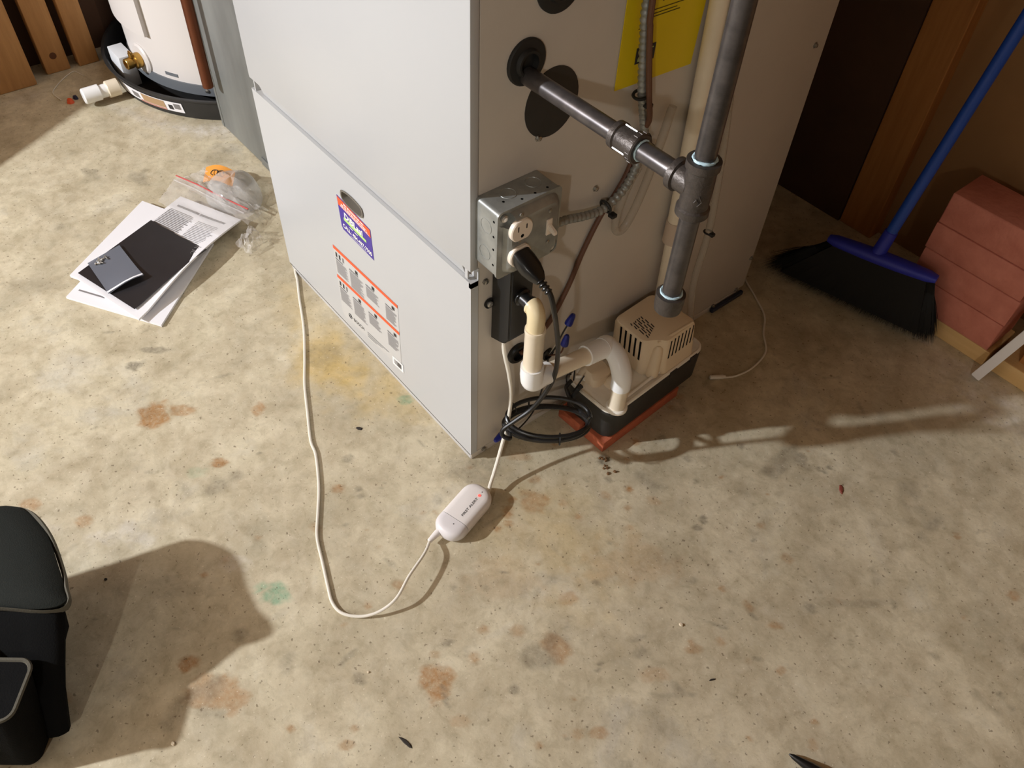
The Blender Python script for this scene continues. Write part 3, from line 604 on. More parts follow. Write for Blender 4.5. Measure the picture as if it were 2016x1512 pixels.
# ------------------------------------------------------------------ on the side panel: junction box
def make_junction_box():
    t = thing('junction_box', 'galvanized electrical box with outlet and switch on the furnace side', 'electrical box', (.02, .06, .443))
    y0, y1, z0, z1, d = .0085, .1095, .4435, .5455, .0445; yc, zc = (y0 + y1) / 2, (z0 + z1) / 2
    def rr(x, w, h, r, cy=yc, cz=zc): return [Vector((x, a, b)) for a, b in rrect(w, h, r, 5, cy, cz)]
    bm = bmesh.new(); loft(bm, [rr(.0005, .101, .102, .006), rr(d, .101, .102, .006)]); bs = obj('box_body', bm, M['galv'], t)
    cut = bmesh.new()
    for y in (.030, .052, .073, .093):
        cyl(cut, (.028 + .009 * (y > .05), y, z1 - .004), (.028 + .009 * (y > .05), y, z1 + .004), .0019, 10)
    for z in (.462, .487, .507, .53): cyl(cut, (.037, y0 - .004, z), (.037, y0 + .004, z), .0019, 10)
    boolean(bs, cut, M['void'])
    for c, dd in (((.020, y0, .472), (0, -1, 0)), ((.022, y0, .515), (0, -1, 0)), ((.018, .045, z1), (0, 0, 1)), ((.018, .085, z1), (0, 0, 1))):
        bm = bmesh.new(); torus(bm, c, dd, .0105, .0006, 28, 6); obj('knockout', bm, M['galv'], bs)
    bm = bmesh.new(); loft(bm, [rr(d - .002, .1035, .1045, .007), rr(d + .0012, .1035, .1045, .007), rr(d + .0015, .088, .095, .012, yc + .001), rr(d + .0085, .082, .089, .012, yc + .001), rr(d + .0115, .074, .081, .010, yc + .001)])
    cv = obj('cover', bm, M['galv'], t); cut = bmesh.new()
    cyl(cut, (d - .0008, y0 + .010, z1 - .011), (d + .03, y0 + .010, z1 - .011), .0105, 18); cyl(cut, (d - .0008, y1 - .010, z0 + .011), (d + .03, y1 - .010, z0 + .011), .0105, 18)
    boolean(cv, cut, M['galv'])
    fx = d + .0115
    for y, z in ((y0 + .009, z1 - .009), (y1 - .010, z0 + .010)):
        bm = bmesh.new(); lathe(bm, (d + .0005, y, z), (1, 0, 0), [(0, .0052), (.0025, .005), (.004, .003)], 14); obj('screw', bm, M['bright_steel'], cv)
    for y, z in ((.036, .5405), (.0345, .4995), (.083, .5255), (.083, .4765), (.036, .4565)):
        bm = bmesh.new(); lathe(bm, (fx - .0004, y, z), (1, 0, 0), [(0, .0028), (.0012, .0027), (.0018, .0015)], 10); obj('small_screw', bm, M['steel'] if z != .4565 else M['void'], cv)
    # duplex outlet: two faces with flattened top and bottom
    for zc2 in (.5195, .4795):
        bm = bmesh.new(); n = 40
        def face(x, s):
            out = []
            for i in range(n):
                a = 2 * PI * i / n; out.append(Vector((x, .0350 + .0171 * s * math.cos(a), zc2 + max(-.0142, min(.0142, .0171 * math.sin(a))) * s)))
            return out
        loft(bm, [face(fx - .002, 1.0), face(fx + .0035, 1.0), face(fx + .0048, .93)]); fo = obj('outlet_face', bm, M['ivory'], t)
        cut = bmesh.new()
        box(cut, fx + .001, fx + .01, .0285 - .0009, .0285 + .0009, zc2 + .0005, zc2 + .0085); box(cut, fx + .001, fx + .01, .0415 - .0009, .0415 + .0009, zc2 + .0015, zc2 + .0085)
        cyl(cut, (fx + .001, .0350, zc2 - .0072), (fx + .01, .0350, zc2 - .0078), .0027, 12)
        boolean(fo, cut, M['void'])
    bm = bmesh.new(); box(bm, fx - .001, fx + .0018, .0785, .0875, .489, .513, bev=.0006); sw = obj('switch', bm, M['ivory'], t)
    bm = bmesh.new(); prism(bm, [(fx + .001, .0805, .4975), (fx + .001, .0805, .507), (fx + .0145, .0805, .5005), (fx + .0150, .0805, .4965), (fx + .012, .0805, .4945)], (0, .005, 0)); bmesh.ops.bevel(bm, geom=list(bm.edges), offset=.0008, segments=2, affect='EDGES')
    obj('toggle', bm, M['ivory'], sw)
make_junction_box()

def make_cord():
    t = thing('power_cord', 'black power cord plugged into the outlet and coiled beside the pump', 'power cord', (.07, .09, .1))
    z = .4795; x = .0565; d = Vector((.86, .10, -.50)).normalized(); p = Vector((x + .0052, .0345, z + .001)); n_ = Vector((0, 1, 0)); u = d.cross(n_).normalized()
    bm = bmesh.new(); L = []
    for s, w, h in ((0, .0130, .0108), (.006, .0138, .0112), (.020, .0135, .0106), (.032, .0105, .0085), (.040, .0062, .0058)):
        c = p + (d if s > .001 else Vector((1, 0, 0))) * s
        L.append([c + n_ * (a * w) + u * (b * h) for a, b in rrect(2, 2, .55, 4)])
    # first loop sits flat on the outlet face
    L[0] = [Vector((x + .0052, q.y, z + .001 + (q - p).dot(u) * -1.02 * (-1 if u.z < 0 else 1) * (-1))) for q in L[0]]
    loft(bm, L); pl = obj('plug', bm, M['black_gloss'], t)
    for k in range(4):
        bm = bmesh.new(); c = p + d * (.040 + .0055 * k); torus(bm, c, d, .0052 - .0004 * k, .0017, 18, 8); obj('relief_rib', bm, M['black_gloss'], pl)
    e = p + d * .038
    path = [e, e + d * .022, Vector((.1185, .046, .420)), Vector((.1125, .060, .376)), Vector((.1055, .0745, .323)), Vector((.0965, .0845, .262)), Vector((.088, .083, .217)), Vector((.076, .066, .170)), Vector((.063, .040, .142))]
    C0 = Vector((.0715, .1045, .097)); ma = Vector((.63, .776, 0)); mi = Vector((-.50, .46, .14)); nn = ma.cross(mi).normalized()
    path += [Vector((.0555, .0240, .126)), Vector((.0585, .0205, .115)), Vector((.0665, .0290, .109))]
    q = []
    for k in range(62):
        a = PI * 1.12 - 2 * PI * k / 17; lay = k / 17; rr_ = 1 - .035 * math.sin(lay * 2.4)
        q.append(C0 + ma * (.069 * rr_ * math.cos(a)) + mi * (.046 * (1 - .04 * math.cos(lay * 3)) * math.sin(a)) + nn * (.010 * math.sin(lay * 2.1 + .4)) + Vector((.0, .0, .0075 * (lay - 1.6))))
    path += q
    path += [Vector((.0620, .1700, .092)), Vector((.040, .176, .098)), Vector((.034, .181, .103)), Vector((.033, .192, .106))]
    bm = bmesh.new(); tube(bm, spline(path, 6), .0037, 10); obj('cord', bm, M['cord'], t)
    for c, dd in ((C0 - ma * .032 + mi * .039 + Vector((0, 0, .002)), ma), (C0 + ma * .022 - mi * .043, ma), (C0 - ma * .058 + mi * .030 + Vector((0, 0, .01)), ma + mi)):
        bm = bmesh.new(); torus(bm, c, dd, .0098, .0011, 18, 6); obj('twist_tie', bm, M['black_rubber'], t)
make_cord()

def make_trap():
    t = thing('condensate_box', 'tall black plastic condensate box screwed under the electrical box', 'trap box', (.02, .055, .28))
    bm = bmesh.new()
    loft(bm, [[(x, .0365, z), (x, .0775, z), (x, .0775, z2), (x, .0365, z2)] for x, z, z2 in ((.0006, .281, .4425), (.030, .291, .4425), (.043, .308, .4425))])
    bmesh.ops.bevel(bm, geom=list(bm.edges), offset=.0025, segments=3, affect='EDGES'); obj('housing', bm, M['black'], t)
    bm = bmesh.new(); prism(bm, [Vector((.0006, .0325 + .0085 * math.cos(a), .3548 + .0085 * math.sin(a))) for a in [2 * PI * i / 20 for i in range(20)]], (.003, 0, 0)); obj('mounting_ear', bm, M['black'], t)
    bm = bmesh.new(); lathe(bm, (.0036, .0320, .3548), (1, 0, 0), [(0, .005), (.002, .005), (.0034, .003)], 12); obj('screw', bm, M['bright_steel'], t)
    bm = bmesh.new(); lathe(bm, (.041, .0555, .386), (1, 0, 0), [(0, .0135), (.006, .0135), (.008, .0105), (.020, .0105), (.021, .012), (.026, .012)], 24); obj('outlet_spigot', bm, M['black_gloss'], t)
make_trap()

# ------------------------------------------------------------------ white PVC drain run from the trap to the pump
def elbow_pts(p, a, b, r, n=8):
    """arc from p+a*r to p+b*r (a, b unit, perpendicular)"""
    p, a, b = Vector(p), Vector(a).normalized(), Vector(b).normalized(); c = p + (a + b) * r
    return [c - b * (r * math.cos(t)) - a * (r * math.sin(t)) for t in [PI / 2 * i / n for i in range(n + 1)]]
def make_drain():
    t = thing('drain_pipe', 'white plastic drain pipe with elbows running into the condensate pump', 'pipe', (.09, .12, .2))
    P0 = Vector((.0655, .0555, .386)); V = Vector((.079, .0530, .0)); top = .352; low = .258
    # yellowed street elbow (45 down)
    bm = bmesh.new(); pts = spline([P0, P0 + Vector((.006, -.0005, -.001)), P0 + Vector((.0125, -.002, -.010)), Vector((.079, .053, top + .006)), Vector((.079, .053, top - .012))], 6)
    tube(bm, pts, .0125, 22, lambda i, m: .0135 if i < 4 else .0128); obj('elbow', bm, M['pvc_yellow'], t)
    bm = bmesh.new(); lathe(bm, (V.x, V.y, top), (0, 0, -1), [(-.002, .0150), (.004, .0152), (.006, .0142), (top - low + .004, .0142)], 26); obj('pipe', bm, M['pvc'], t)
    E = Vector((.079, .0545, .246)); Q = Vector((.0745, .2210, .209)); dq = (Q - E).normalized()
    bm = bmesh.new(); pts = [Vector((V.x, V.y, .277)), Vector((V.x, V.y, .262))] + spline([Vector((V.x, V.y, .258)), E + Vector((0, .002, -.003)), E + dq * .018], 8) + [E + dq * .034]
    tube(bm, pts, .0172, 26); obj('elbow', bm, M['pvc_white'], t)
    bm = bmesh.new(); cyl(bm, E + dq * .03, E + dq * .118, .0138, 24); obj('pipe', bm, M['pvc'], t)
    S = E + dq * .116; T = E + dq * .158
    K = Vector((.1165, .2185, .0)); topz = .196
    bm = bmesh.new(); lathe(bm, S, dq, [(0, .0168), (.038, .0168), (.042, .0175)], 26)
    obj('socket', bm, M['pvc_white'], t)
    bm = bmesh.new(); pts = spline([T - dq * .002, T + dq * .010, Vector((.092, .2215, .2035)), Vector((.108, .2190, .190)), Vector((.1165, .2182, .171)), Vector((.1175, .2180, .150))], 8)
    tube(bm, pts, .0165, 26, lambda i, m: .0178 if i < 9 else .0166); obj('elbow', bm, M['pvc_white'], t)
    bm = bmesh.new(); cyl(bm, (.1176, .218, .152), (.1180, .2178, .1015), .0140, 24); obj('pipe', bm, M['pvc'], t)
make_drain()

# ------------------------------------------------------------------ condensate pump on bricks
PN = Vector((.128, .197, 0)); PU = Vector((-.9985, -.055, 0)); PV = Vector((-.055, .9985, 0))
def pq(u, v, z): return PN + PU * u + PV * v + Vector((0, 0, z))
def prr(u0, u1, v0, v1, r, z, n=5): return [pq(a, b, z) for a, b in rrect(u1 - u0, v1 - v0, r, n, (u0 + u1) / 2, (v0 + v1) / 2)]
def brick(x0, x1, y0, y1, z1, rz, lab):
    t = thing('brick', lab, 'brick', ((x0 + x1) / 2, (y0 + y1) / 2, 0), 'bricks under the pump'); bm = bx(x0, x1, y0, y1, 0, z1, bev=.0025)
    c = Vector(((x0 + x1) / 2, (y0 + y1) / 2, 0)); bmesh.ops.rotate(bm, cent=c, matrix=Matrix.Rotation(rz, 3, 'Z'), verts=bm.verts); obj('brick_body', bm, M['brick_red'], t)
brick(.071, .1225, .191, .392, .0258, .05, 'orange-red brick under the outer side of the pump')
brick(.013, .066, .186, .384, .0258, .05, 'orange-red brick under the inner side of the pump, by the furnace')
def make_pump():
    t = thing('condensate_pump', 'beige condensate pump with a black tank standing on red bricks', 'pump', pq(.06, .12, .032))
    U, Vv = .112, .250
    bm = bmesh.new()
    loft(bm, [prr(.006, U - .006, .006, Vv - .006, .018, .0265), prr(.0015, U - .0015, .0015, Vv - .0015, .021, .030), prr(.0, U, .0, Vv, .022, .094), prr(.003, U - .003, .003, Vv - .003, .019, .094), prr(.003, U - .003, .003, Vv - .003, .019, .090)])
    tk = obj('tank', bm, M['tank_black'], t)
    bm = bmesh.new()
    loft(bm, [prr(.001, U - .001, .001, Vv - .001, .021, .0925), prr(.0, U, .0, Vv, .022, .0955), prr(.0005, U - .0005, .0005, Vv - .0005, .0215, .1), prr(.003, U - .003, .003, Vv - .003, .019, .101), prr(.0065, U - .0065, .0065, Vv - .0065, .016, .0985)])
    pt = obj('cover_plate', bm, M['pump_plate'], t); cut = bmesh.new()
    loft(cut, [prr(.022, .05, Vv - .030, Vv - .008, .009, z) for z in (.094, .11)]); boolean(pt, cut, M['void'])
    # raised beads on the plate
    bm = bmesh.new(); loft(bm, [prr(.058, .108, .020, .072, .014, .0975), prr(.062, .104, .024, .070, .013, .111), prr(.070, .098, .030, .066, .011, .1165)]); obj('pump_head', bm, M['pump_beige'], pt)
    bm = bmesh.new(); loft(bm, [prr(.036, .062, .040, .082, .010, .0975), prr(.040, .060, .046, .080, .009, .108), prr(.044, .056, .050, .076, .006, .111)]); obj('pump_head', bm, M['pump_beige'], pt)
    for a, b in (((.10, .015), (.06, .058)), ((.085, .020), (.108, .062)), ((.012, .05), (.012, .22))):
        bm = bmesh.new(); tube(bm, [pq(a[0], a[1], .101), pq((a[0] + b[0]) / 2, (a[1] + b[1]) / 2, .1045), pq(b[0], b[1], .101)], .0028, 8); obj('plate_rib', bm, M['pump_plate'], pt)
    bm = bmesh.new(); lathe(bm, pq(.020, .052, .097), (0, 0, 1), [(0, .009), (.022, .0075), (.024, .005)], 18); obj('post', bm, M['pump_beige'], pt)
    bm = bmesh.new(); lathe(bm, (.1180, .2178, .0975), (0, 0, 1), [(0, .0185), (.004, .0185), (.006, .0165), (.006, .0142)], 26); obj('inlet_collar', bm, M['pump_plate'], pt)
    # motor housing with its cut-in front corner
    def hous(z, g, sh=0):
        pts = [(.1085 - g, .108 + g - sh), (.1085 - g, .216 - g - sh * .9), (.004 + g, .220 - g - sh * .9), (.004 + g, .137 + g - sh), (.016 + g, .128 + g - sh), (.030 + g, .106 + g - sh)]
        out = []
        rs = (.012, .016, .012, .006, .010, .008)
        n = len(pts)
        for i, (p, r) in enumerate(zip(pts, rs)):
            p = Vector(p); a = (Vector(pts[i - 1]) - p).normalized(); b = (Vector(pts[(i + 1) % n]) - p).normalized()
            for k in range(6):
                s = k / 5; out.append(pq(*((p + a * r) * (1 - s) ** 2 + p * (2 * s * (1 - s)) + (p + b * r) * s ** 2), z))
        return out
    bm = bmesh.new(); loft(bm, [hous(.099, 0), hous(.106, .0005, .001), hous(.178, .0032, .011), hous(.1845, .0052, .012), hous(.187, .0105, .0125)])
    hs = obj('motor_housing', bm, M['pump_beige'], t)
    cut = bmesh.new()
    for k in range(5):
        u = .040 + .0112 * k; box_uv(cut, u - .0021, u + .0021, .088, .1045, .132, .1795)
    for k in range(8):
        v = .140 + .0096 * k; box_uv(cut, -.004, .0125, v - .0018, v + .0018, .138, .1795)
    for k in range(8):
        v = .110 + .0118 * k; box_uv(cut, .100, .13, v - .0018, v + .0018, .14, .1785)
    boolean(hs, cut, M['void'])
    bm = bmesh.new(); lathe(bm, pq(.019, .122, .1), (0, 0, 1), [(0, .0115), (.05, .010), (.066, .0085), (.072, .004)], 20); obj('housing_column', bm, M['pump_beige'], hs)
    bm = bmesh.new(); tube(bm, [pq(.020, .118, .181), pq(.013, .150, .1875), pq(.010, .195, .1875)], .0022, 8); obj('housing_ridge', bm, M['pump_beige'], hs)
    bm = bmesh.new()
    for r in range(6):
        v = .108 + .0052 * r; s = .034 + .002 * r
        while s < .074:
            w = random.uniform(.004, .016); a, b = pq(s, v, .1874), pq(min(s + w, .076), v + .002, .1874); h = PV * .0022
            quad(bm, a, b, b + h, a + h); s += w + .003
    o = obj('rating_print', bm, M['print_dark'], hs, False); o['kind'] = 'stuff'
    bm = bmesh.new()
    for a, b in (((.106, .006), (.106, -.010)),): tube(bm, [pq(.075, .004, .108), pq(.075, -.004, .106), pq(.076, -.010, .097), pq(.078, -.012, .088)], .0042, 10)
    obj('cord_clip', bm, M['black_rubber'], t)
    bm = bmesh.new(); tube(bm, spline([pq(.108, .012, .103), pq(.104, -.004, .112), pq(.092, -.008, .084), pq(.084, -.006, .092), pq(.080, .004, .112), pq(.079, .012, .124)], 6), .0013, 8)
    tube(bm, spline([pq(.112, .014, .10), pq(.108, .004, .125), pq(.101, .010, .128), pq(.094, .004, .105)], 6), .0013, 8); o = obj('alarm_wires', bm, M['cord'], t); o['kind'] = 'stuff'
    for u in (.03, .085):
        bm = bmesh.new(); box_uv(bm, -.0015, .002, .12 + u, .138 + u, .088, .0985); obj('plate_clip', bm, M['tank_black'], tk)
def box_uv(bm, u0, u1, v0, v1, z0, z1):
    loft(bm, [[pq(u0, v0, z), pq(u1, v0, z), pq(u1, v1, z), pq(u0, v1, z)] for z in (z0, z1)])
make_pump()

# ------------------------------------------------------------------ black iron gas line
def make_gas():
    t = thing('gas_pipe', 'black iron gas pipe with union, tee and capped drip leg', 'gas pipe', (.265, .083, .6))
    y, z = .079, .683; TX = .264; r = .0107
    def part(name, a, d, prof, m, n=28, par=t):
        bm = bmesh.new(); lathe(bm, a, d, prof, n); return obj(name, bm, m, par)
    ex, ez = Vector((1, 0, 0)), Vector((0, 0, 1))
    part('pipe', (.0035, y, z), ex, [(0, r), (.1515, r)], M['black_iron'])
    part('pipe', (.185, y, z), ex, [(0, r * .95), (.004, r), (.07, r)], M['black_iron'])
    u = part('union', (.148, y, z), ex, [(0, .0125), (.001, .0152), (.0075, .0155), (.009, .0135), (.010, .0138), (.027, .0142), (.0285, .0165), (.0365, .0168), (.038, .0155), (.038, .0118), (.030, .0108)], M['cast_iron'], 32)
    for a in (80, 205, 320):
        ca, sa = math.cos(math.radians(a)), math.sin(math.radians(a)); c = Vector((.1585, y + .0148 * ca, z + .0148 * sa))
        bm = bmesh.new(); tube(bm, [c, c + Vector((.017, 0, 0))], .0011, 6); obj('union_lug', bm, M['bright_steel'], u)
    bm = bmesh.new()
    for k in range(16):
        a = 2 * PI * k / 16; c = Vector((.1815, y + .0168 * math.cos(a), z + .0168 * math.sin(a))); tube(bm, [c - ex * .0025, c + ex * .0025], .0006, 5)
    o = obj('cast_marks', bm, M['cast_iron'], u); o['kind'] = 'stuff'
    def paste(p, d, R):
        bm = bmesh.new(); torus(bm, p, d, R, .0015, 30, 6)
        for v in bm.verts: v.co += Vector((random.uniform(-.0004, .0004), random.uniform(-.0004, .0004), random.uniform(-.0005, .0005)))
        o = obj('thread_sealant', bm, M['paste'], t); o['label'] = 'pale blue thread sealant ring'
    paste((.187, y, z), ex, .0105)
    # tee: run vertical, branch towards the furnace
    part('tee', (TX, y, z - .031), ez, [(0, .0128), (.0005, .0172), (.008, .0172), (.010, .0150), (.0305, .0155), (.052, .0150), (.054, .0172), (.062, .0172), (.0625, .0128), (.054, .0108)], M['cast_iron'], 32)
    part('tee_branch', (TX - .031, y, z), ex, [(0, .0112), (.0005, .0170), (.0075, .0172), (.009, .0146), (.026, .0150)], M['cast_iron'], 32)
    bm = bmesh.new()
    c = Vector((TX, y, z - .006)); vd = Vector((.55, -.83, 0)).normalized(); s = Vector((.83, .55, 0)).normalized()
    tube(bm, [c + vd * .0155 + s * .004 + ez * .006, c + vd * .0155 + s * .0075, c + vd * .0152 + s * .004 - ez * .006], .0007, 6); tube(bm, [c + vd * .0158 - ez * .002, c + vd * .0158 + s * .002 + ez * .002, c + vd * .0158 + s * .004 - ez * .001], .0007, 6)
    o = obj('cast_marks', bm, M['cast_iron'], t); o['kind'] = 'stuff'
    part('riser', (TX, y, z + .027), ez, [(0, r * .94), (.007, r * .96), (.012, r), (1.69, r)], M['black_iron'])
    paste((TX, y, z + .0325), ez, .0112)
    part('drip_leg', (TX, y, .535), ez, [(0, r), (.110, r), (.1125, r * 1.05), (.114, r), (.1165, r * 1.05), (.118, r), (.121, r)], M['black_iron'])
    part('cap', (TX, y, .5165), ez, [(0, .004), (.0005, .0125), (.003, .0152), (.010, .0162), (.026, .0165), (.027, .0125), (.020, .0108)], M['cast_iron'], 32)
    paste((TX, y, .5445), ez, .0115)
make_gas()

# ------------------------------------------------------------------ upright plastic pipes, tubes, wires on the panel
def pvc_up(yb, x, zb, zc, r1, r0, lab, ytop=None):
    t = thing('plastic_pipe', lab, 'pipe', (x, yb, zb)); yt = ytop or yb
    k = lambda zz: Vector((x, yb + (yt - yb) * (zz - zb) / 1.4, zz))
    bm = bmesh.new(); cyl(bm, k(zc + .03), k(2.4), r1, 26); obj('upper_pipe', bm, M['pvc'], t)
    bm = bmesh.new(); lathe(bm, k(zc), (0, 0, 1), [(0, r1 * 1.06), (.001, r1 * 1.22), (.043, r1 * 1.22), (.044, r1)], 28); obj('coupling', bm, mat('pvc_grey', (206, 186, 166), .45), t)
    if r0:
        bm = bmesh.new(); cyl(bm, k(zb), k(zc + .01), r0, 24); obj('lower_pipe', bm, M['pvc'], t)
pvc_up(.414, .0175, .102, .296, .0134, .0108, 'beige plastic pipe with a coupling, rising behind the pump', .350)
pvc_up(.427, .0175, .345, .346, .0115, 0, 'second beige plastic pipe, half hidden behind the gas pipe')
def wire(name, lab, cat, pts, r, m, group=None, nn=10, part='strand'):
    t = thing(name, lab, cat, pts[0], group); bm = bmesh.new(); tube(bm, spline(pts, 8), r, nn); obj(part, bm, m, t); return t
def on_panel(l, x): return [Vector((x, a, b)) for a, b in l]
def make_conduit():
    t = thing('flexible_conduit', 'ribbed metal flexible conduit looping up from the electrical box', 'conduit', (.015, .15, .45))
    pts = spline([Vector((.017, .105, .459)), Vector((.016, .150, .4545))] + on_panel([(.189, .4435), (.225, .4385), (.252, .4480), (.2705, .4640), (.2850, .4930), (.2885, .5200), (.2865, .5460), (.2770, .5780), (.2680, .6100), (.2590, .66), (.2545, .69), (.2495, .74), (.245, 1.0), (.245, 1.9)], .015), 10)
    # resample at constant steps so that the ribs are even
    P = [pts[0]]; acc = 0; st = .0022
    for a, b in zip(pts, pts[1:]):
        L = (b - a).length; s = st - acc
        while s <= L: P.append(a.lerp(b, s / L)); s += st
        acc = (acc + L) % st
    bm = bmesh.new(); tube(bm, P, .006, 10, lambda i, m: (.0052, .0066, .0066, .0052)[i % 4]); obj('sheath', bm, M['galv'], t)
    for (y, z, dd) in ((.2335, .4395, (0, 1, .3)), (.2685, .6020, (0, -.2, 1)), (.2885, .5330, (0, 0, 1))):
        bm = bmesh.new(); torus(bm, (.0135, y, z), dd, .0098, .0022, 20, 6); box(bm, .018, .028, y + .002, y + .012, z - .016, z - .010, bev=.001); o = obj('cable_tie', bm, M['black_rubber'], t)
make_conduit()
wire('thermostat_wire', 'thin brown cable hanging along the ribbed conduit on the furnace side', 'cable', on_panel([(.0955, .212), (.110, .216), (.1434, .2396), (.1623, .262), (.1881, .3118), (.2073, .3625), (.235, .4157), (.2575, .4416), (.2795, .4761), (.2937, .5285)], .0046) + on_panel([(.279, .568), (.2705, .605), (.260, .65), (.250, .70), (.246, .74), (.240, 1.0), (.240, 1.9)], .0262), .0040, M['brown_wire'])
wire('black_wire', 'thin black wire running down beside the beige plastic pipes', 'wire', on_panel([(.395, 1.9), (.395, .70), (.398, .657), (.408, .626), (.4275, .568), (.4325, .513)], .033) + on_panel([(.440, .40), (.438, .26), (.428, .15), (.420, .02)], .034), .0036, M['cord'])
wire('vinyl_tube', 'clear vinyl discharge tube rising from the far end of the pump', 'tube', [pq(.034, .236, .085), pq(.035, .236, .12), Vector((.050, .452, .20)), Vector((.040, .470, .30)), Vector((.032, .466, .42)), Vector((.030, .450, .52)), Vector((.028, .435, .60)), Vector((.028, .41, .70)), Vector((.028, .40, 1.9))], .0062, M['vinyl'], None, 12)
wire('vinyl_loop', 'clear vinyl tube hanging in a loop on the furnace side', 'tube', on_panel([(.342, .56), (.322, .47), (.303, .41), (.283, .377), (.266, .380), (.262, .41), (.275, .455), (.292, .482)], .012), .0062, M['vinyl'], None, 12)
wire('vinyl_tube', 'clear vinyl tube tied beside the top of the gas riser', 'tube', on_panel([(.447, .560), (.447, .60), (.438, .66), (.426, .72), (.42, 1.2)], .012), .0085, M['vinyl'], None, 12)
def tie(lab, c, d, R, r=.0016):
    t = thing('cable_tie', lab, 'cable tie', c); bm = bmesh.new(); torus(bm, c, d, R, r, 24, 6); obj('strap', bm, M['black_rubber'], t)
    bm = bmesh.new(); c = Vector(c); box(bm, c.x - .004 + R, c.x + .004 + R, c.y - .004, c.y + .004, c.z - .003, c.z + .003, bev=.001); obj('tie_head', bm, M['black_rubber'], t)
tie('black tie around the clear tube beside the gas riser', (.0145, .447, .572), (0, 0, 1), .0105)
tie('black tie on the clear tube behind the drip leg', (.040, .470, .298), (0, .2, 1), .0080)
def make_sheet():
    t = thing('yellow_sheet', 'yellow printed sheet taped to the furnace side behind the conduit', 'sheet', (.003, .30, .61))
    def s(a, b, x=.0022):
        P = [Vector((x, .2300, .80)), Vector((x, .3840, .80)), Vector((x, .3745, .6075)), Vector((x, .2300, .6140))]
        return P[0].lerp(P[1], a).lerp(P[3].lerp(P[2], a), b)
    bm = bmesh.new(); prism(bm, [s(0, 0), s(1, 0), s(1, 1), s(0, 1)], (-.0010, 0, 0)); sh = obj('paper', bm, M['yellow'], t, False)
    dk = mat('sheet_print', (60, 54, 12), .6)
    bm = bmesh.new(); g = lambda b, a0, a1, q0, q1, x=.0026: quad(b, s(a0, q0, x), s(a1, q0, x), s(a1, q1, x), s(a0, q1, x))
    g(bm, .20, .44, .735, .85); lg = obj('logo_block', bm, M['print_dark'], sh, False)
    bm = bmesh.new(); g(bm, .23, .41, .755, .765, .0029); g(bm, .25, .40, .783, .79, .0029); g(bm, .23, .34, .81, .835, .0029); obj('logo_mark', bm, M['green'], lg, False)
    for a0, a1, q in ((.30, .98, .42), (.42, .62, .455), (.20, .70, .50), (.22, .62, .525), (.24, .66, .545), (.18, .34, .60), (.2, .9, .2), (.2, .7, .25)):
        bm = bmesh.new(); g(bm, a0, a1, q, q + .006); obj('text_line', bm, dk, sh, False)
make_sheet()
def nut(lab, c, d, wires):
    t = thing('wire_nut', lab, 'wire nut', c); c = Vector(c); d = Vector(d).normalized()
    bm = bmesh.new(); lathe(bm, c, d, [(0, .0062), (.004, .0066), (.018, .0045), (.021, .003)], 10); obj('shell', bm, M['blue_nut'], t)
    for k, (m, pts) in enumerate(wires):
        bm = bmesh.new(); tube(bm, spline([c + d * .003] + [Vector(p) for p in pts], 6), .0014, 7); obj('lead', bm, m, t)
nut('upper blue wire nut beside the black power cord', (.021, .178, .240), (.05, .45, .9), ((M['cord'], [(.02, .168, .222), (.016, .162, .195), (.006, .160, .168)]), (M['cable_white'], [(.019, .171, .224), (.014, .164, .198), (.005, .161, .168)])))
nut('lower blue wire nut just above the white drain pipe', (.030, .166, .208), (.0, .2, 1), ((M['brown_wire'], [(.027, .164, .19), (.016, .162, .176), (.004, .160, .166)]),))
nut('blue wire nut near the floor behind the white sensor cable', (.012, .060, .038), (.2, -.9, .1), ((M['cord'], [(.018, .062, .045), (.02, .09, .04), (.014, .13, .06), (.010, .150, .12), (.004, .159, .160)]),))
t = thing('plastic_strip', 'dark blue plastic strip along the foot of the furnace side', 'strip', (.006, .66, 0))
obj('strip_body', bx(.001, .009, .612, .708, .001, .011, bev=.002), mat('strip_blue', (38, 46, 66), .35), t)

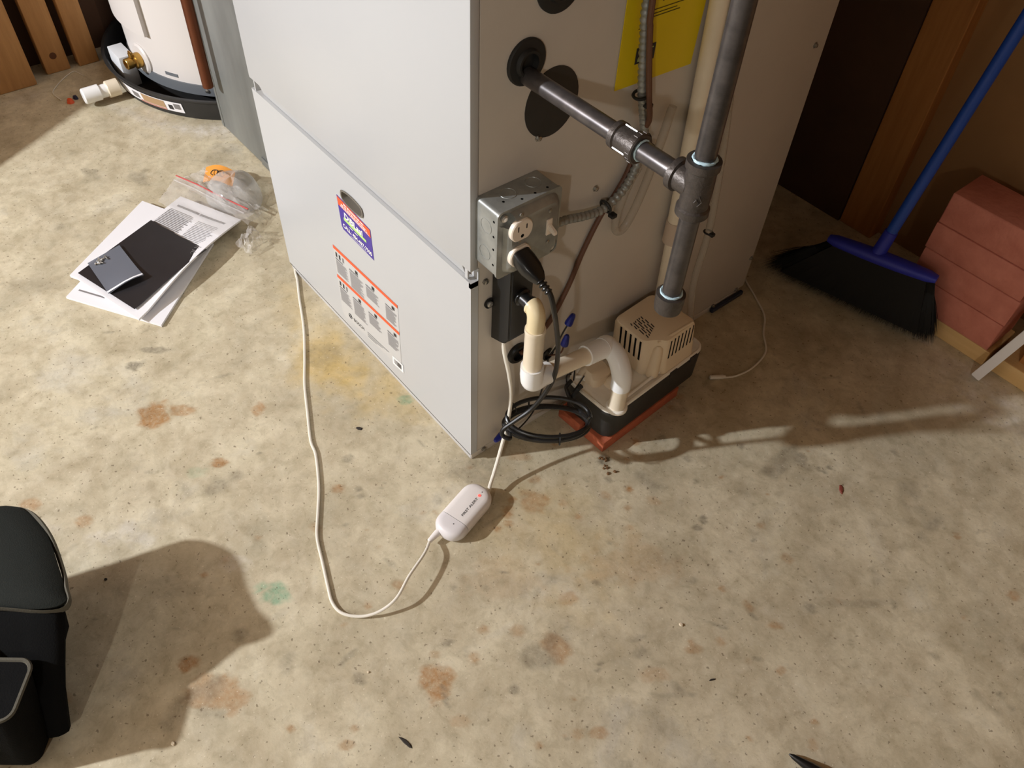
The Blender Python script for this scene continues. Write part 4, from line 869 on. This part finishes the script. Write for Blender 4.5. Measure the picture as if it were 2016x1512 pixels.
# ------------------------------------------------------------------ leak detector and its cables
def make_detector():
    c = Vector((.083, -.076, 0)); ax = Vector((-.275, .961, 0)).normalized(); sd = Vector((ax.y, -ax.x, 0)); z = Vector((0, 0, 1))
    t = thing('leak_detector', 'white rounded water leak detector lying on the concrete floor', 'detector', c)
    def loop(zz, g, s0=-.055, s1=.055):
        return [c + ax * b + sd * a + z * zz for a, b in rrect(.054 - 2 * g, s1 - s0 - 2 * g, .0235 - g * .9, 8, 0, (s0 + s1) / 2)]
    def shell(name, m, lo, hi):
        bm = bmesh.new(); loft(bm, [loop(zz, g) for zz, g in ((.001, .006), (.003, .0025), (.008, .0), (.018, .0), (.0225, .0022), (.0252, .0065), (.026, .012))])
        geom = bm.verts[:] + bm.edges[:] + bm.faces[:]
        if lo is not None:
            r_ = bmesh.ops.bisect_plane(bm, geom=geom, plane_co=c + ax * lo, plane_no=-ax, clear_outer=True); bmesh.ops.edgeloop_fill(bm, edges=[e for e in r_['geom_cut'] if isinstance(e, bmesh.types.BMEdge)])
        if hi is not None:
            r_ = bmesh.ops.bisect_plane(bm, geom=bm.verts[:] + bm.edges[:] + bm.faces[:], plane_co=c + ax * hi, plane_no=ax, clear_outer=True); bmesh.ops.edgeloop_fill(bm, edges=[e for e in r_['geom_cut'] if isinstance(e, bmesh.types.BMEdge)])
        return obj(name, bm, m, t)
    b = shell('housing', M['device'], -.0235, None); e = shell('end_cap', M['device_cap'], None, -.0245)
    text('brand_lettering', 'FIRST ALERT', c + ax * -.014 + sd * .0085 + z * .02625, ax, .0056, M['print_dark'], b, .041, .0001, up=-sd)
    bm = bmesh.new(); lathe(bm, c + ax * .0335 + sd * .0065 + z * .0255, z, [(0, .0026), (.0012, .0024), (.0015, .001)], 14); obj('indicator_light', bm, M['led'], b)
    for s, par in ((.0415, b), (-.0335, e)):
        bm = bmesh.new(); lathe(bm, c + ax * s + sd * (.006 if s > 0 else .005) + z * (.0258 if s > 0 else .0258), z, [(0, .0009), (.0006, .0009)], 8); obj('sensor_dot', bm, M['void'], par)
    # lead that loops over the floor, and the lead that climbs behind the black box
    q = c - ax * .050 - sd * .010 + z * .014
    bm = bmesh.new(); lathe(bm, q, (-ax * 1 - sd * .10 - z * .12), [(0, .0056), (.008, .0056), (.024, .0040), (.025, .0030)], 18); obj('strain_relief', bm, M['device'], t)
    q2 = q + (-ax * 1 - sd * .10 - z * .12).normalized() * .023
    fl = [(.109, -.172, .020), (.128, -.213, .024), (.1445, -.247, .020), (.143, -.276, .011), (.130, -.301, .0045), (.108, -.320, .0030), (.084, -.323, .0028), (.055, -.314, .0028), (.016, -.300, .0028), (-.028, -.284, .0028), (-.068, -.259, .0028), (-.110, -.233, .0028), (-.168, -.205, .0028), (-.201, -.196, .0028), (-.259, -.169, .0028), (-.320, -.140, .0028), (-.376, -.108, .0028), (-.448, -.069, .0028), (-.529, -.033, .0028), (-.578, -.010, .0028), (-.612, .004, .0028), (-.633, .03, .0028), (-.633, .125, .0028)]
    bm = bmesh.new(); tube(bm, spline([q2] + [Vector(p) for p in fl], 8), .0024, 10); obj('sensor_lead', bm, M['cable_white'], t)
    up = [c + ax * .053 + sd * .010 + z * .014, Vector((.071, -.013, .018)), Vector((.060, .004, .028)), Vector((.0430, .033, .062)), Vector((.0335, .052, .104)), Vector((.0300, .0585, .158)), Vector((.0300, .0525, .212)), Vector((.0270, .0440, .262)), Vector((.022, .044, .287))]
    bm = bmesh.new(); tube(bm, spline(up, 8), .0032, 10); obj('supply_lead', bm, M['cable_white'], t)
make_detector()
def make_sensor():
    t = thing('sensor_cable', 'thin pale sensor cable with a white end plug near the furnace back', 'cable', (.13, .55, 0))
    bm = bmesh.new(); tube(bm, spline([Vector((a, b, .0024)) for a, b in ((-.05, .765), (-.009, .743), (.034, .721), (.079, .694), (.111, .652), (.146, .616), (.158, .563), (.153, .521), (.140, .495))], 8), .0019, 8); obj('cord', bm, M['cable_white'], t)
    bm = bmesh.new(); lathe(bm, (.1425, .500, .0046), (-.016, -.024, 0), [(0, .0026), (.006, .0044), (.030, .0044), (.031, .003)], 14); obj('end_plug', bm, M['cable_white'], t)
make_sensor()

# ------------------------------------------------------------------ papers and bags on the floor
def warp(bm, f):
    for v in bm.verts: v.co.z += f(v.co.x, v.co.y)
def sheet(name, lab, cat, pts, z, h, m, bend=None, n=12, group=None):
    pts = [Vector((a, b, 0)) for a, b in pts]; c = sum(pts, Vector()) / 4
    t = thing(name, lab, cat, (c.x, c.y, z), group); bm = bmesh.new(); R_ = []
    for side in (0, 1):
        R_.append([[bm.verts.new(pts[0].lerp(pts[1], i / n).lerp(pts[3].lerp(pts[2], i / n), j / n) + Vector((0, 0, z + h * side + (bend(i / n, j / n) if bend else 0)))) for i in range(n + 1)] for j in range(n + 1)])
    for s in (0, 1):
        for j in range(n):
            for i in range(n):
                q = (R_[s][j][i], R_[s][j][i + 1], R_[s][j + 1][i + 1], R_[s][j + 1][i]); bm.faces.new(q if s else q[::-1])
    for k in range(n):
        for a, b in (((0, k), (0, k + 1)), ((k + 1, n), (k, n)) if 0 else ((k, n), (k + 1, n)), ((n, k), (n, k + 1)), ((k, 0), (k + 1, 0))):
            bm.faces.new((R_[0][a[0]][a[1]], R_[0][b[0]][b[1]], R_[1][b[0]][b[1]], R_[1][a[0]][a[1]]))
    o = obj('page', bm, m, t); fn = lambda s, q, dz=.0009: pts[0].lerp(pts[1], s).lerp(pts[3].lerp(pts[2], s), q) + Vector((0, 0, z + h + dz + (bend(s, q) if bend else 0)))
    return t, o, fn
def lines(par, fn, spec, m, name='text_line'):
    for s0, s1, q0, q1 in spec:
        bm = bmesh.new(); k = 4; j = 4 if q1 - q0 > .2 else 1
        V = [[bm.verts.new(fn(s0 + (s1 - s0) * i / k, q0 + (q1 - q0) * l / j)) for l in range(j + 1)] for i in range(k + 1)]
        for i in range(k):
            for l in range(j): bm.faces.new((V[i][l], V[i + 1][l], V[i + 1][l + 1], V[i][l + 1]))
        obj(name, bm, m, par, False)
t, o, f = sheet('loose_sheets', 'lowest white sheets of the paper pile on the floor', 'papers', ((-.955, -.190), (-.785, -.095), (-.617, -.284), (-.803, -.400)), .001, .005, M['paper'])
lines(o, f, ((.06, .34, .895, .91),), M['print'])
t, o, f = sheet('loose_sheets', 'white folded sheets under the open manual, turned to the left', 'papers', ((-1.003, -.158), (-.83, -.075), (-.70, -.29), (-.853, -.372)), .007, .006, M['paper'])
lines(o, f, ((.36, .62, .03, .04), (.38, .56, .09, .098)), M['print_pale'])
bend = lambda s, q: .016 * max(0, s - .45) ** 2 * 3 * math.sin(PI * min(1, q * 1.1)) + .004 * (1 - q)
t, o, f = sheet('manual', 'white printed manual sheet on top of the paper pile', 'manual', ((-.957, -.0865), (-.803, -.018), (-.6447, -.3135), (-.8345, -.3655)), .0135, .004, M['paper'], bend)
spec = [(.10, .46, .085, .103), (.48, .88, .085, .103)]
lines(o, f, spec, M['print'], 'heading_bar')
lines(o, f, [(.06, .06 + random.uniform(.36, .42), .14 + .014 * k, .147 + .014 * k) for k in range(20)] + [(.54, .54 + random.uniform(.30, .40), .155 + .014 * k, .1595 + .014 * k) for k in range(21)], M['print'])
bend2 = lambda s, q: bend(.12 + .76 * s, .26 + .7 * q) + .0012
t, o, f = sheet('black_card', 'black card lying on the white manual', 'card', ((-.9105, -.1735), (-.7420, -.1235), (-.6720, -.3095), (-.8380, -.3575)), .0195, .0012, M['card_black'], bend2)
t, o, f = sheet('parts_bag', 'small grey plastic bag of screws on the black card', 'bag', ((-.865, -.2600), (-.7385, -.2590), (-.7385, -.3330), (-.8510, -.3320)), .0235, .0008, M['foil'], bend2)
lines(o, f, ((.94, .985, 0, 1),), M['paper'], 'bag_seal')
t['label'] = 'small grey plastic bag of screws on the black card'
for k in range(7):
    s, q = .10 + .07 * random.random(), .45 + .45 * random.random(); p = f(s, q, .002); a = random.uniform(0, PI); d = Vector((math.cos(a), math.sin(a), .1)) * .009
    tt = thing('small_screw', 'small bright screw inside the grey plastic bag', 'screw', p, 'screws in the small bag'); bm = bmesh.new(); cyl(bm, p, p + d, .0014, 8); obj('shank', bm, M['bright_steel'], tt)
    bm = bmesh.new(); lathe(bm, p - d * .15, d, [(0, .0022), (.0006, .0034), (.0016, .0034)], 10); obj('head', bm, M['bright_steel'], tt)
def crumple(name, pts, z, amp, m, par, n=26, lift=None, seed=1, sharp=True):
    g = np.random.default_rng(seed); P = [Vector((a, b, 0)) for a, b in pts]; bm = bmesh.new(); R_ = []
    h = g.random((n + 1, n + 1)); h2 = g.random((7, 7)); h3 = g.random((13, 13))
    def bl(A, s, q): k = len(A) - 1; a, b = min(int(s * k), k - 1), min(int(q * k), k - 1); u, v = s * k - a, q * k - b; return (A[a, b] * (1 - u) + A[a + 1, b] * u) * (1 - v) + (A[a, b + 1] * (1 - u) + A[a + 1, b + 1] * u) * v
    for j in range(n + 1):
        row = []
        for i in range(n + 1):
            s, q = i / n, j / n; p = P[0].lerp(P[1], s).lerp(P[3].lerp(P[2], s), q)
            w = math.sin(PI * s) ** .5 * math.sin(PI * q) ** .5
            zz = z + amp * (.75 * bl(h2, s, q) + .55 * bl(h3, s, q) + .05 * h[i, j]) * (.25 + w) + (lift(s, q) if lift else 0)
            row.append(bm.verts.new(p + Vector((.004 * (h[i, j] - .5), .004 * (h[j, i] - .5), zz))))
        R_.append(row)
    for j in range(n):
        for i in range(n): bm.faces.new((R_[j][i], R_[j][i + 1], R_[j + 1][i + 1], R_[j + 1][i]))
    return obj(name, bm, m, par, not sharp)
t = thing('zip_bag', 'clear zip bag with a red strip, spread over the top of the papers', 'bag', (-.92, -.03, .01))
crumple('bag_film', ((-1.03, -.060), (-.800, .012), (-.760, -.085), (-.965, -.135)), .021, .006, M['film'], t, 24, lambda s, q: bend(s, q * .5) * .9, 3, False)
cr = crumple('bag_mouth', ((-1.045, .020), (-.815, .052), (-.782, -.012), (-1.02, -.072)), .004, .028, M['film'], t, 22, lambda s, q: .012 * q, 5)
for k, (z_, m_) in enumerate(((.0335, M['zip_red']), (.0300, M['film']))):
    bm = bmesh.new(); a, b = Vector((-1.018 + .006 * k, -.066 - .010 * k, z_)), Vector((-.812 + .004 * k, .006 - .012 * k, z_)); tube(bm, [a, a.lerp(b, .3) + Vector((0, 0, .003)), a.lerp(b, .7) - Vector((0, 0, .001)), b], .0016, 8); obj('zip_strip', bm, m_, t)
crumple('bag_corner', ((-.775, -.005), (-.725, .0), (-.700, -.05), (-.755, -.06)), .002, .03, M['film'], t, 12, None, 8)
t = thing('clear_pouch', 'puffed clear plastic pouch holding an orange tag, beside the furnace', 'pouch', (-.93, .03, 0))
bm = bmesh.new(); c = Vector((-.912, .020, .0))
L = []
for k in range(9):
    a = PI / 2 * k / 8; L.append([c + Vector((.072 * math.cos(a) * math.cos(b) * (1 + .05 * math.sin(5 * b)), .060 * math.cos(a) * math.sin(b) * (1 + .06 * math.sin(3 * b + 1)), .004 + .052 * math.sin(a) * (1 + .07 * math.sin(4 * b)))) for b in [2 * PI * i / 30 for i in range(30)]])
    if k == 8: L[-1] = [c + Vector((.001 * math.cos(b), .001 * math.sin(b), .056)) for b in [2 * PI * i / 30 for i in range(30)]]
loft(bm, L, True, True); obj('puffed_film', bm, M['dome'], t)
t2 = thing('orange_tag', 'curled orange tag with black marks inside the clear pouch', 'tag', (-.99, .03, 0))
bm = bmesh.new(); a, b, u = Vector((-.992, -.020, .010)), Vector((-.925, .022, .018)), Vector((-.030, .026, .014)); L = []
for k in range(9):
    s = k / 8; p = a.lerp(b, s) + Vector((0, 0, .012 * math.sin(PI * s))); L.append([p, p + u, p + u + Vector((0, 0, .0008)), p + Vector((0, 0, .0008))])
loft(bm, L); obj('tag_body', bm, M['tag_orange'], t2)
for k in range(2):
    bm = bmesh.new(); p = a.lerp(b, .36 + .2 * k) + u * .45 + Vector((0, 0, .0135)); tube(bm, spline([p + Vector((.010, .006, .003)), p + Vector((.002, .009, .0035)), p + Vector((-.004, .002, .003)), p + Vector((.002, -.007, .002)), p + Vector((.010, -.006, .001))], 5), .0011, 6); obj('mark', bm, M['print_dark'], t2)

# ------------------------------------------------------------------ tool bag at the lower left
def make_bag():
    O = Vector((-.138, -.626, 0)); ZS = .74; e1 = Vector((.63, .776, 0)).normalized(); e2 = Vector((-.776, .63, 0)).normalized()
    t = thing('tool_bag', 'black cloth tool bag with a grey-trimmed lid at the lower left edge', 'bag', O - e1 * .15)
    def P(a, b, z): return O + e1 * a + e2 * b + Vector((0, 0, z * ZS))
    def lp(a0, a1, b0, b1, r, z, n=6): return [P(x, y, z) for x, y in rrect(a1 - a0, b1 - b0, r, n, (a0 + a1) / 2, (b0 + b1) / 2)]
    # plan outline: the right end is cut back towards the far side
    OUT = [(.059, -.055), (.050, -.034), (.033, -.006), (.0, .042), (-.035, .074), (-.065, .086), (-.10, .078), (-.20, .032), (-.32, -.02), (-.36, -.045), (-.34, -.062), (-.25, -.064), (-.05, -.064), (.03, -.066)]
    def ol(g, z, dx=0, dy=0, sy=0):
        c0 = Vector((-.2, .02)); out = []; m = [Vector(p) for p in OUT]; n = len(m)
        for i in range(n):
            for k in range(4):
                q = .5 * ((2 * m[i]) + (m[(i + 1) % n] - m[i - 1]) * (k / 4) + (2 * m[i - 1] - 5 * m[i] + 4 * m[(i + 1) % n] - m[(i + 2) % n]) * (k / 4) ** 2 + (3 * m[i] - m[i - 1] - 3 * m[(i + 1) % n] + m[(i + 2) % n]) * (k / 4) ** 3)
                w = q - c0; w = w * (1 - g / max(w.length, .05)); out.append(P(c0.x + w.x + dx, c0.y + w.y + (dy if w.y < 0 else 0) + sy, z))
        return out
    bm = bmesh.new()
    loft(bm, [ol(.020, .001, .0, -.050, -.068), ol(.006, .02, .004, -.060, -.062), ol(.004, .09, .004, -.055, -.036), ol(.004, .15, .002, -.025, -.012), ol(.006, .190), ol(.02, .188)])
    for v in bm.verts: v.co += Vector((random.uniform(-.002, .002), random.uniform(-.002, .002), 0))
    obj('body', bm, M['bag_black'], t)
    bm = bmesh.new(); loft(bm, [ol(.002, .188), ol(-.001, .198), ol(.010, .206), ol(.035, .213), ol(.075, .217)])
    obj('lid', bm, M['bag_lid'], t)
    ring_ = ol(-.002, .192); bm = bmesh.new(); L = []
    for i, p in enumerate(ring_):
        w = Vector((0, 0, .004 * math.sin(i * .55))); o_ = (p - P(-.2, .02, .192)).normalized() * .0025
        L.append([p + w + o_ + Vector((0, 0, .005)), p + w + o_ * 2, p + w + o_ - Vector((0, 0, .006)), p + w - o_])
    L.append(L[0]); loft(bm, L, False, False); obj('lid_trim', bm, M['bag_trim'], t)
    for a0, a1, h in ((-.26, -.15, .15), (-.12, .03, .15)):
        bm = bmesh.new(); loft(bm, [lp(a0, a1, -.215, -.165, .016, .004), lp(a0 - .004, a1 + .004, -.222, -.160, .018, .04), lp(a0, a1, -.195, -.12, .016, h)]); pk = obj('pocket', bm, M['bag_black'], t)
        bm = bmesh.new(); q = lp(a0, a1, -.196, -.119, .016, h); tube(bm, q + q[:1], .003, 6); obj('pocket_trim', bm, M['bag_trim'], pk)
    bm = bmesh.new(); tube(bm, spline([P(-.10, -.062, .192), P(-.07, -.10, .178), P(-.055, -.145, .168), P(-.07, -.19, .165), P(-.10, -.225, .13), P(-.11, -.232, .07)], 8), .008, 8); obj('strap', bm, M['bag_trim'], t)
    bm = bmesh.new(); tube(bm, spline([P(-.26, -.02, .205), P(-.24, -.02, .240), P(-.19, -.01, .250), P(-.14, .0, .240), P(-.12, .005, .205)], 8), .011, 10); obj('handle', bm, M['bag_black'], t)
make_bag()

# ------------------------------------------------------------------ small things on the floor
t = thing('black_tool', 'black pointed tool tip poking in at the bottom edge', 'tool', (.68, .05, 0))
bm = bmesh.new(); a, b = Vector((.6525, .0455, .006)), Vector((.79, .083, .012)); d = b - a
lathe(bm, a, d, [(0, .001), (.006, .0035), (.03, .0075), (.06, .0095), (.12, .010)], 16); obj('tip', bm, M['black_gloss'], t)
def chip(name, lab, cat, x, y, r, h, m, rot=0, asp=.5, group=None):
    o_ = bpy.data.objects; bm = bmesh.new(); n = 7; pts = []
    for i in range(n):
        a = 2 * PI * i / n; q = r * random.uniform(.75, 1.1); px, py = q * math.cos(a), q * asp * math.sin(a); pts.append(Vector((x + px * math.cos(rot) - py * math.sin(rot), y + px * math.sin(rot) + py * math.cos(rot), .0004)))
    c = sum(pts, Vector()) / n; loft(bm, [pts, [p.lerp(c, .35) + Vector((0, 0, h)) for p in pts]]); o = obj(name, bm, m, None, False); tag(o, lab, cat, group); return o
red = mat('leaf_red', (132, 66, 52), .6); darkc = mat('chip_dark', (48, 42, 36), .8); pale = mat('chip_pale', (222, 206, 178), .7); bluec = mat('chip_blue', (40, 44, 74), .5); mud = mat('mud', (112, 82, 52), .95)
CH = [
    ('leaf_scrap', 'small red-brown leaf scrap on the right of the floor', 'leaf', 0.4345, 0.4660, 0.012, 0.0012, red, 2.2, 0.32),
    ('dark_flake', 'black flake on the floor left of the furnace corner', 'flake', -0.1740, -0.1138, 0.007, 0.0015, darkc, 0.6, 0.5),
    ('dark_flake', 'dark splinter on the floor at the bottom, left of centre', 'flake', 0.3188, -0.3495, 0.014, 0.0012, darkc, 0.2, 0.22),
    ('pale_chip', 'white chip on the floor below the right end of the room', 'chip', 0.4334, 0.0679, 0.0042, 0.002, pale, 0, 0.8),
    ('pale_chip', 'white chip in the shadow at the lower left, beside the bag', 'chip', 0.1275, -0.5932, 0.0042, 0.002, pale, 0, 0.7),
    ('pale_chip', 'pale crumb on the floor just left of the detector cable loop', 'chip', 0.2057, -0.3376, 0.0022, 0.0015, pale, 0, 0.8),
    ('dark_flake', 'dark crumb in the shadow right of the tool bag', 'flake', -0.1601, -0.5717, 0.0028, 0.002, darkc, 0, 0.9),
    ('orange_bit', 'small orange plastic bit beside the capped drain outlet', 'bit', -1.5203, -0.1339, 0.012, 0.009, M['orange'], 0.5, 0.8),
    ('blue_bit', 'small dark blue bit between the orange bit and the drain outlet', 'bit', -1.5298, -0.1175, 0.008, 0.008, bluec, 0.5, 0.8),
    ('dark_flake', 'brown splinter on the floor, far right, low down', 'flake', 0.5184, 0.0421, 0.006, 0.001, darkc, 1.2, 0.25),
    ('mud_crumb', 'brown crumb of dried mud at the corner of the brick under the pump', 'crumb', 0.1706, 0.1818, 0.0036, 0.0032, mud, 0.28, .7, 'mud crumbs by the brick'),
    ('mud_crumb', 'brown crumb of dried mud at the corner of the brick under the pump', 'crumb', 0.1535, 0.1708, 0.0025, 0.0035, mud, 0.34, .7, 'mud crumbs by the brick'),
    ('mud_crumb', 'brown crumb of dried mud at the corner of the brick under the pump', 'crumb', 0.1402, 0.1887, 0.0030, 0.0032, mud, 2.21, .7, 'mud crumbs by the brick'),
    ('mud_crumb', 'brown crumb of dried mud at the corner of the brick under the pump', 'crumb', 0.1381, 0.1832, 0.0034, 0.0034, mud, 0.88, .7, 'mud crumbs by the brick'),
    ('mud_crumb', 'brown crumb of dried mud at the corner of the brick under the pump', 'crumb', 0.1504, 0.1766, 0.0027, 0.0026, mud, 2.68, .7, 'mud crumbs by the brick'),
    ('mud_crumb', 'brown crumb of dried mud at the corner of the brick under the pump', 'crumb', 0.1568, 0.1768, 0.0036, 0.0021, mud, 2.12, .7, 'mud crumbs by the brick'),
    ('mud_crumb', 'brown crumb of dried mud at the corner of the brick under the pump', 'crumb', 0.1336, 0.1814, 0.0039, 0.0024, mud, 1.89, .7, 'mud crumbs by the brick'),
    ('mud_crumb', 'brown crumb of dried mud at the corner of the brick under the pump', 'crumb', 0.1658, 0.1699, 0.0035, 0.0024, mud, 2.49, .7, 'mud crumbs by the brick'),
    ('mud_crumb', 'brown crumb of dried mud at the corner of the brick under the pump', 'crumb', 0.1438, 0.1859, 0.0037, 0.0029, mud, 2.28, .7, 'mud crumbs by the brick'),

]
for c_ in CH: chip(*c_)
t = thing('string', 'thin pale string lying on the floor in front of the upright boards', 'string', (-1.6, -.12, 0))
bm = bmesh.new(); tube(bm, spline([Vector((-1.5406, -0.1498, .0015)), Vector((-1.5873, -0.1554, .0015)), Vector((-1.6172, -0.1359, .0015)), Vector((-1.6488, -0.1037, .0015)), Vector((-1.6672, -0.0742, .0015)), Vector((-1.6518, -0.0663, .0015)), Vector((-1.6280, -0.0602, .0015))], 6), .0011, 6); obj('strand', bm, M['cable_white'], t)
